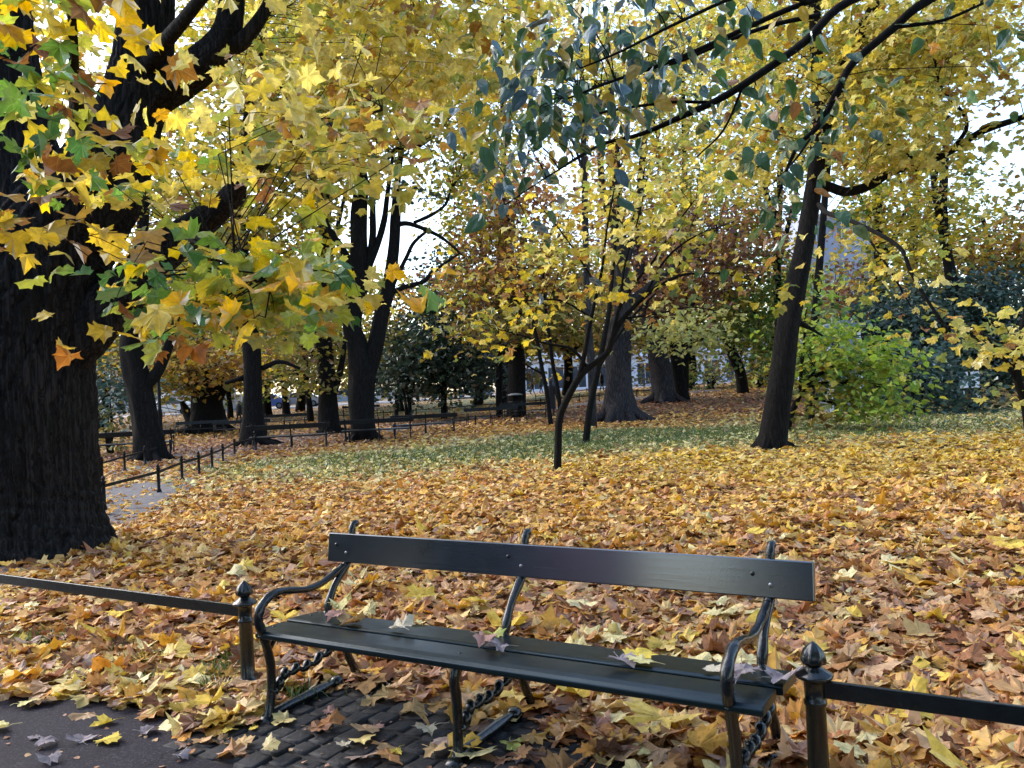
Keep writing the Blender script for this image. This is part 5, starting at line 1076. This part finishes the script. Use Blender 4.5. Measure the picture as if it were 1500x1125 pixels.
for i, (x, y, h, rad) in enumerate(((-13.5, 3.4, 3.6, 1.9), (-13.4, .8, 4.2, 1.9), (-13.0, -2.1, 4.0, 1.7), (-8.3, -6.2, 4.4, 1.8), (-7.2, -7.6, 4.2, 2.0), (-4.2, -8.8, 4.0, 2.0))):  # unseen shrubs added so the backrest mirrors dark, with a gap left open
    if i == 3: continue
    tree('reflection_shrub', 'unseen dark shrub added behind the viewer to darken the backrest reflection', [[(x, y, 0, .06), (x + .1, y, 1.2, .05), (x, y + .1, h * .8, .02)], [(x, y, .2, .05), (x + .5, y + .3, 1.4, .03), (x + .8, y + .3, h * .7, .01)]],
         [(x, y, h * .5, rad, h * .52, rad * .8, 3.2, 'dark')], None, leaf=.24, lod=2, leafmat='needle', seed=330 + i, n=8, world=True, group='unseen reflection shrubs behind the viewer', cat='bush', tilt=1.0, flat=False)

# ================================================================== LAMPS, BINS, SIGNS
M['lampglass'] = simple_mat('milky lantern glass', (.09, .10, .12), .25, 0, .15, 5)
def lamp(label, px, py, top_py):
    p = G(px, py); D = p[1]; H = (py - top_py) * D / F
    root = empty('street_lamp', p); tag(root, label, 'street lamp', 'park lanterns')
    k = H / 4.0
    m = MB(); m.lathe([(.19 * k, -.05), (.19 * k, .10 * k), (.15 * k, .14 * k), (.13 * k, .7 * k), (.15 * k, .74 * k), (.09 * k, .85 * k), (.075 * k, .95 * k), (.07 * k, 1.6 * k), (.09 * k, 1.64 * k), (.062 * k, 1.7 * k), (.052 * k, 3.05 * k), (.07 * k, 3.1 * k), (.05 * k, 3.16 * k), (.10 * k, 3.26 * k)], (0, 0, 0), 14); m.build('pole', M['iron_far'], root, True)
    m = MB(); m.lathe([(.12 * k, 3.27 * k), (.20 * k, 3.66 * k), (.19 * k, 3.67 * k)], (0, 0, 0), 6); la = m.build('lantern', M['lampglass'], root)
    m = MB()
    for i in range(6):
        a = i * math.pi / 3; m.tube([(.125 * k * math.cos(a), .125 * k * math.sin(a), 3.26 * k), (.205 * k * math.cos(a), .205 * k * math.sin(a), 3.67 * k)], [.014 * k] * 2, 5)
    m.build('frame', M['iron_far'], la)
    m = MB(); m.lathe([(.25 * k, 3.66 * k), (.24 * k, 3.69 * k), (.15 * k, 3.80 * k), (.10 * k, 3.84 * k), (.11 * k, 3.88 * k), (.03 * k, 3.93 * k), (.025 * k, 3.99 * k), (.002, 4.0 * k)], (0, 0, 0), 12); m.build('cap', M['iron_far'], root)
lamp('black street lamp with glass lantern beside the fluted trunk at the left', 237, 668, 506)
lamp('distant black street lamp in front of the dark shrub with a slim trunk', 581, 612, 518)

def litter_bin(px, py):
    p = G(px, py); root = empty('litter_bin', p); tag(root, 'dark round litter bin with a pale domed lid in front of the double trunk', 'litter bin')
    k = 1.0
    m = MB(); m.lathe([(.26, 0), (.30, .05), (.34, .75), (.36, .80), (.35, .82)], (0, 0, 0), 18); m.build('body', M['iron_far'], root, True)
    m = MB()
    for i in range(4):
        a = i * math.pi / 2 + .4; m.tube([(.34 * math.cos(a), .34 * math.sin(a), .80), (.34 * math.cos(a), .34 * math.sin(a), 1.12)], [.015] * 2, 6)
    m.build('lid_bracket', M['iron_far'], root)
    m = MB(); m.lathe([(.38, 1.12), (.40, 1.135), (.33, 1.18), (.18, 1.215), (.01, 1.225)], (0, 0, 0), 18); m.build('lid', simple_mat('pale lid', (.22, .23, .25), .5, .2), root, True)
litter_bin(756, 612)

M['white'] = simple_mat('weathered white paint', (.62, .64, .68), .6, 0, .12, 3)
M['greyblue'] = simple_mat('grey blue sheet metal', (.15, .19, .23), .5, 0, .2, 3)
def kiosk():
    p = onground(1232, 33); root = empty('kiosk', p); tag(root, 'pale grey-blue booth with flat overhanging lid behind the yellow-green bush', 'kiosk')
    m = MB(); m.box(-.62, .62, -.6, .6, 0, 3.3); m.build('wall', M['greyblue'], root, False, .02)
    m = MB(); m.box(.50, .66, -.66, -.604, 0, 3.3); m.box(-.66, -.50, -.66, -.604, 0, 3.3); m.build('corner_post', M['white'], root)
    m = MB(); m.box(-.78, .78, -.78, .78, 3.303, 3.40); m.prism([(-.78, 3.404), (.78, 3.404), (0, 3.62)], 1, -.78, .78); m.build('roof', M['greyblue'], root)
    m = MB(); m.box(-.42, .42, -.63, -.604, .1, 2.2); d = m.build('door', simple_mat('darker metal door', (.16, .2, .23), .5), root)
    m = MB(); m.box(.28, .33, -.66, -.633, 1.0, 1.15); m.build('handle', M['iron_far'], d)
kiosk()
def notice():
    p = onground(1422, 31); root = empty('notice_board', p); tag(root, 'small notice board with two white panels in front of the dark evergreen at the right', 'notice board')
    for s in (-.21, .21):
        m = MB(); m.box(s - .16, s + .16, -.02, .02, .75, 1.35); m.build('panel', M['white'], root, False, .004)
    for s in (-.42, .0, .42):
        m = MB(); m.box(s - .03, s + .03, -.035, .035, -.05, 1.42); m.build('post', M['iron_far'], root)
notice()
def plate():
    p = G(294, 634); root = empty('sign_plate', p); tag(root, 'tiny white plate on a short stake in front of the squat trunk', 'sign')
    m = MB(); m.box(-.16, .16, -.01, .01, .5, .68); m.build('plate', M['white'], root)
    m = MB(); m.box(-.02, .02, .012, .03, -.05, .66); m.build('stake', M['iron_far'], root)
plate()

# ================================================================== BUILDINGS
M['glass'] = simple_mat('dark window glass', (.05, .065, .085), .12, 0, .3, 1)
def building(label, x0, x1, y, h, rows, cols, wall, name='building', w_h=1.7, depth=12, shop=False, cornices=()):
    z0 = float(ground_z((x0 + x1) / 2, y)) - .3
    root = empty(name, (x0, y, z0)); tag(root, label, 'building')
    Wd = x1 - x0
    m = MB(); m.box(0, Wd, .25, depth, 0, h)
    # front wall as piers and spandrels round real openings
    gx = [0]; cw = Wd / cols
    op = []
    for c in range(cols):
        a = c * cw + cw * (.14 if shop else .27); b = (c + 1) * cw - cw * (.14 if shop else .27); op.append((a, b))
    rh = h / rows; zz = []
    for r_ in range(rows):
        a = r_ * rh + (rh * .12 if (shop and r_ == 0) else rh * .28); b = (r_ + 1) * rh - rh * .16; zz.append((a, b))
    xs = [0] + [v for ab in op for v in ab] + [Wd]
    for i in range(0, len(xs), 2): m.box(xs[i], xs[i + 1], 0, .248, 0, h)
    zs = [0] + [v for ab in zz for v in ab] + [h]
    for a, b in op:
        for i in range(0, len(zs), 2): m.box(a + .001, b - .001, .002, .246, zs[i], zs[i + 1])
    m.build('wall', wall, root)
    for r_, (za, zb) in enumerate(zz):
        for a, b in op:
            f = MB(); t = .07
            f.box(a, a + t, .12, .2, za, zb); f.box(b - t, b, .12, .2, za, zb); f.box(a + t, b - t, .12, .2, za, za + t); f.box(a + t, b - t, .12, .2, zb - t, zb); f.box((a + b) / 2 - .03, (a + b) / 2 + .03, .13, .19, za + t, zb - t)
            fo = f.build('window', M['white'], root)
            g = MB(); g.box(a + t, b - t, .15, .165, za + t, zb - t); g.build('pane', M['glass'], fo)
    for zc in cornices:
        m = MB(); m.prism([(-.003, zc), (-.25, zc + .12), (-.40, zc + .30), (-.40, zc + .42), (-.003, zc + .42)], 0, -.3, Wd + .3); m.build('cornice', M['white'], root)
    return root
def bpt(px, D): return W(px, 540, D)[0]
building('tall pale grey-blue building with rows of windows and cornices behind the leaning right trunk', bpt(1188, 84), bpt(1300, 84), 84, 17.0, 4, 3, simple_mat('pale bluish plaster', (.27, .30, .40), .85, 0, .15, .6), cornices=(4.1, 8.35, 16.5))
building('long low pale shop building with wide windows across the far street', bpt(765, 104), bpt(1125, 104), 104, 7.6, 2, 11, simple_mat('white bluish render', (.62, .68, .78), .8, 0, .1, .4), shop=True, cornices=(7.2, 3.7))
building('pale plaster house across the street beyond the squat trunk', bpt(60, 108), bpt(300, 108), 108, 9.5, 3, 7, simple_mat('cream plaster', (.40, .37, .32), .85, 0, .15, .6), cornices=(9.2,))

M['pink_reflector'] = simple_mat('pink reflector wall', (.80, .36, .42), .85, 0, .08, .6)  # wall of an unseen house added for a pink sheen on the backrest
pk = building('unseen pink house front added behind the viewer to reflect in the backrest', 0, 6.4, 0, 6.4, 2, 3, M['pink_reflector'], cornices=(6.0,), depth=8)
pk.location = (-24.4, -15.8, 0); pk.rotation_euler = (0, 0, math.atan2(4.9, -3.6) )

# white market canopy on the left far lawn
def canopy():
    p = onground(305, 76); root = empty('market_tent', p); tag(root, 'white pitched market tent behind the squat trunk', 'tent')
    m = MB(); m.prism([(-3.6, 1.5), (-3.6, 1.7), (.4, 3.4), (3.9, 2.3), (3.9, 2.1), (.4, 3.2)], 1, -1.6, 1.6); m.build('roof', M['white'], root)
    for x in (-3.4, 3.6):
        for y in (-1.5, 1.5):
            m = MB(); m.box(x - .04, x + .04, y - .04, y + .04, -.05, 1.6 if x < 0 else 2.15); m.build('pole', M['white'], root)
    m = MB(); m.box(-3.4, 3.6, 1.45, 1.49, 0, 1.55); m.build('back_cloth', M['white'], root)
canopy()

# ================================================================== CARS
def car(label, px, D, col, ang=0):
    p = onground(px, D); root = empty('parked_car', p, ang); tag(root, label, 'car', 'cars on the far street')
    paint = simple_mat('car paint ' + label.split()[0], col, .3, .1, .05, 2, coat=.6)
    prof = [(-2.1, .35), (-2.15, .55), (-2.08, .80), (-1.25, .90), (-.75, 1.36), (-.3, 1.46), (.7, 1.45), (1.35, 1.15), (1.75, .98), (2.08, .92), (2.14, .6), (2.08, .35), (1.75, .28), (-1.75, .28)]
    m = MB(); m.prism(prof, 1, -.82, .82); m.build('body', paint, root, False, .06)
    for s in (-1, 1):
        m = MB(); m.prism([(-1.1, .93), (-.68, 1.32), (-.28, 1.40), (.66, 1.39), (1.2, 1.13), (1.28, .96)], 1, s * .825 if s > 0 else -.832, .832 if s > 0 else -.825); m.build('window', M['glass'], root)
    for x in (-1.35, 1.35):
        for s in (-1, 1):
            m = MB(); V, Fs = tube_geo([(x, s * .66, .31), (x, s * .85, .31)], [.31, .31], 18); m.add(V, Fs); w = m.build('wheel', M['iron_far'], root)
            m = MB(); V, Fs = tube_geo([(x, s * .852, .31), (x, s * .862, .31)], [.19, .18], 12); m.add(V, Fs); m.build('rim', M['greyblue'], w)
    for s in (-1, 1):
        m = MB(); m.box(-2.17, -2.11, s * .62 - .14, s * .62 + .14, .60, .74); m.build('headlight', M['white'], root)
    return root
for lab, px, D, c, a in (('white car at the far left, beyond the distant railing', 250, 74, (.7, .72, .75), .1), ('blue car right of the straight trunk at the benches', 390, 78, (.05, .14, .45), .1), ('silver car seen between the two straight dark trunks', 440, 80, (.45, .47, .5), .1), ('pale blue car beside the forked trunk', 500, 82, (.35, .48, .62), .1), ('white car just right of the forked trunk', 568, 84, (.65, .68, .72), .1), ('dark car under the dark yew', 618, 86, (.03, .04, .06), .05), ('white car between the yew and the double trunk', 695, 88, (.66, .69, .73), .05)):
    car(lab, px, D, c, a)

# ================================================================== PEOPLE
M['cloth'] = simple_mat('black cloth', (.012, .012, .016), .85, 0, .3, 10)
M['denim'] = simple_mat('dark trousers', (.02, .022, .03), .85, 0, .3, 10)
M['skin'] = simple_mat('skin', (.42, .25, .18), .55, 0, .1, 10)
M['hair'] = simple_mat('dark hair', (.02, .014, .01), .6, 0, .3, 30)
def person(label, px, py, D, H, rz, stride=.22, coat=.62, bag=False):
    p = G(px, py) if D is None else onground(px, D)
    root_e = None
    k = H / 1.75
    J = {'pel': (0, 0, .95), 'sp': (0, .01, 1.15), 'ch': (0, 0, 1.36), 'nk': (0, -.01, 1.52), 'hd': (0, -.02, 1.60), 'hd2': (0, -.02, 1.70), 'tp': (0, -.01, 1.76),
         'hl': (.09, 0, .92), 'kl': (.10, -stride * .55, .50), 'al': (.10, -stride * 1.0, .09), 'tl': (.10, -stride - .14, .03), 'hr': (-.09, 0, .92), 'kr': (-.10, stride * .35, .50), 'ar': (-.10, stride * 1.15, .13), 'tr': (-.10, stride * 1.05 - .12, .03),
         'sl': (.19, 0, 1.42), 'el': (.25, .06, 1.14), 'wl': (.25, -.06 + stride * .3, .90), 'fl': (.25, -.10 + stride * .3, .80), 'sr': (-.19, 0, 1.42), 'er': (-.25, .04, 1.14), 'wr': (-.25, -.10 - stride * .2, .91), 'fr': (-.25, -.14 - stride * .2, .81)}
    E = [('pel', 'sp'), ('sp', 'ch'), ('ch', 'nk'), ('nk', 'hd'), ('hd', 'hd2'), ('hd2', 'tp'), ('pel', 'hl'), ('hl', 'kl'), ('kl', 'al'), ('al', 'tl'), ('pel', 'hr'), ('hr', 'kr'), ('kr', 'ar'), ('ar', 'tr'), ('ch', 'sl'), ('sl', 'el'), ('el', 'wl'), ('wl', 'fl'), ('ch', 'sr'), ('sr', 'er'), ('er', 'wr'), ('wr', 'fr')]
    R = {'pel': .15, 'sp': .14, 'ch': .16, 'nk': .058, 'hd': .078, 'hd2': .098, 'tp': .06, 'hl': .10, 'kl': .062, 'al': .045, 'tl': .04, 'hr': .10, 'kr': .062, 'ar': .045, 'tr': .04, 'sl': .075, 'el': .05, 'wl': .034, 'fl': .030, 'sr': .075, 'er': .05, 'wr': .034, 'fr': .030}
    names = list(J); me = bpy.data.meshes.new('person'); me.from_pydata([tuple(c * k for c in J[n]) for n in names], [(names.index(a), names.index(b)) for a, b in E], [])
    o = bpy.data.objects.new('person', me); C.objects.link(o); o.location = p; o.rotation_euler = (0, 0, rz)
    md = o.modifiers.new('skin', 'SKIN'); me.skin_vertices.new() if not me.skin_vertices else None
    for i, n in enumerate(names):
        sv = me.skin_vertices[0].data[i]; sv.radius = (R[n] * k, R[n] * k); sv.use_root = n == 'pel'
    sb = o.modifiers.new('sub', 'SUBSURF'); sb.levels = 1; sb.render_levels = 1
    me.materials.append(M['denim']); tag(o, label, 'person')
    m = MB(); lo = 1.52 - coat * 1.45
    m.lathe([(.20 * k, lo * k), (.21 * k, (lo + .08) * k), (.185 * k, 1.05 * k), (.20 * k, 1.30 * k), (.19 * k, 1.44 * k), (.09 * k, 1.53 * k), (.07 * k, 1.55 * k)], (0, 0, 0), 16)
    m.build('coat', M['cloth'], o, True)
    for s, a, b, c in ((1, 'sl', 'el', 'wl'), (-1, 'sr', 'er', 'wr')):
        m = MB(); m.tube([tuple(x * k for x in J[q]) for q in (a, b, c)], [.095 * k, .07 * k, .05 * k], 10, 4); m.build('sleeve', M['cloth'], o, True)
    m = MB(); m.ball((0, -.035 * k, 1.665 * k), (.088 * k, .088 * k, .115 * k), 14, 10); m.ball((0, -.125 * k, 1.655 * k), (.015 * k, .02 * k, .022 * k), 8, 5); m.build('face', M['skin'], o, True)
    m = MB(); m.ball((0, .005 * k, 1.70 * k), (.102 * k, .11 * k, .10 * k), 14, 8); m.build('hair', M['hair'], o, True)
    return o
person('person in dark clothes walking left between the squat trunk and the straight trunk', 351, 620, 52, 1.50, math.radians(-90), .24, .55)
person('person in a long black coat walking on the far path behind the young tree', 809, 600, 40, 1.68, math.radians(165), .10, .82)
person('dark figure on the far pavement left of the two standing close by', 780, None, 80, 1.72, math.radians(90), .18, .55)
person('dark figure with loose coat on the far pavement, middle of three', 793, None, 80, 1.7, math.radians(100), .16, .6)
person('person in dark jacket walking right of the leaning thin trunk in the far street', 882, None, 70, 1.72, math.radians(80), .16, .5)
person('dark figure on the far pavement seen right of the long black coat', 836, None, 82, 1.75, math.radians(-80), .16, .5)

# ================================================================== SKY, SUN, CAMERA
w = bpy.data.worlds.new('World'); bpy.context.scene.world = w; w.use_nodes = True
nt = w.node_tree; nt.nodes.clear()
SUN_EL, SUN_AZ = math.radians(40), math.radians(300)      # low, behind the viewer's left shoulder (clockwise from +Y)
sk = nt.nodes.new('ShaderNodeTexSky'); sk.sky_type = 'NISHITA'; sk.sun_disc = False; sk.sun_elevation = SUN_EL; sk.sun_rotation = SUN_AZ; sk.air_density = 1.0; sk.dust_density = 2.0; sk.ozone_density = 1.0
bg = nt.nodes.new('ShaderNodeBackground'); bg.inputs[1].default_value = .15; ou = nt.nodes.new('ShaderNodeOutputWorld')
nt.links.new(sk.outputs[0], bg.inputs[0]); nt.links.new(bg.outputs[0], ou.inputs[0])
L = bpy.data.lights.new('sun', 'SUN'); L.energy = .65; L.angle = math.radians(60); L.color = (1, .97, .94)
lo = bpy.data.objects.new('sun', L); C.objects.link(lo)
sd = Vector((math.sin(SUN_AZ) * math.cos(math.radians(38)), math.cos(SUN_AZ) * math.cos(math.radians(38)), math.sin(math.radians(38))))
sd = Vector((math.sin(SUN_AZ) * math.cos(SUN_EL), math.cos(SUN_AZ) * math.cos(SUN_EL), math.sin(SUN_EL)))
lo.rotation_euler = sd.to_track_quat('Z', 'Y').to_euler(); lo.location = sd * 60

cam = bpy.data.cameras.new('camera'); co = bpy.data.objects.new('camera', cam); C.objects.link(co)
cam.sensor_fit = 'HORIZONTAL'; cam.sensor_width = 36; cam.lens = 36 * F / 1500; cam.clip_start = .05; cam.clip_end = 3000
Rv = Vector((1, 0, 0)); Uv = Vector((0, sp, cp)); Bv = Vector((0, -cp, sp))
R2 = Rv * cr - Uv * sr; U2 = Rv * sr + Uv * cr
mw = Matrix(((R2.x, U2.x, Bv.x, 0), (R2.y, U2.y, Bv.y, 0), (R2.z, U2.z, Bv.z, CAM_H), (0, 0, 0, 1)))
co.matrix_world = mw
sc = bpy.context.scene; sc.camera = co
sc.render.engine = 'CYCLES'
sc.view_settings.view_transform = 'Standard'; sc.view_settings.look = 'None'; sc.view_settings.gamma = 1; sc.view_settings.use_curve_mapping = False
sc.view_settings.exposure = 2.0
cy_ = sc.cycles; cy_.max_bounces = 8; cy_.diffuse_bounces = 5; cy_.glossy_bounces = 3; cy_.transmission_bounces = 5; cy_.transparent_max_bounces = 4; cy_.use_denoising = True
cy_.use_fast_gi = False; cy_.caustics_reflective = False; cy_.caustics_refractive = False
print('leaves', STAT)
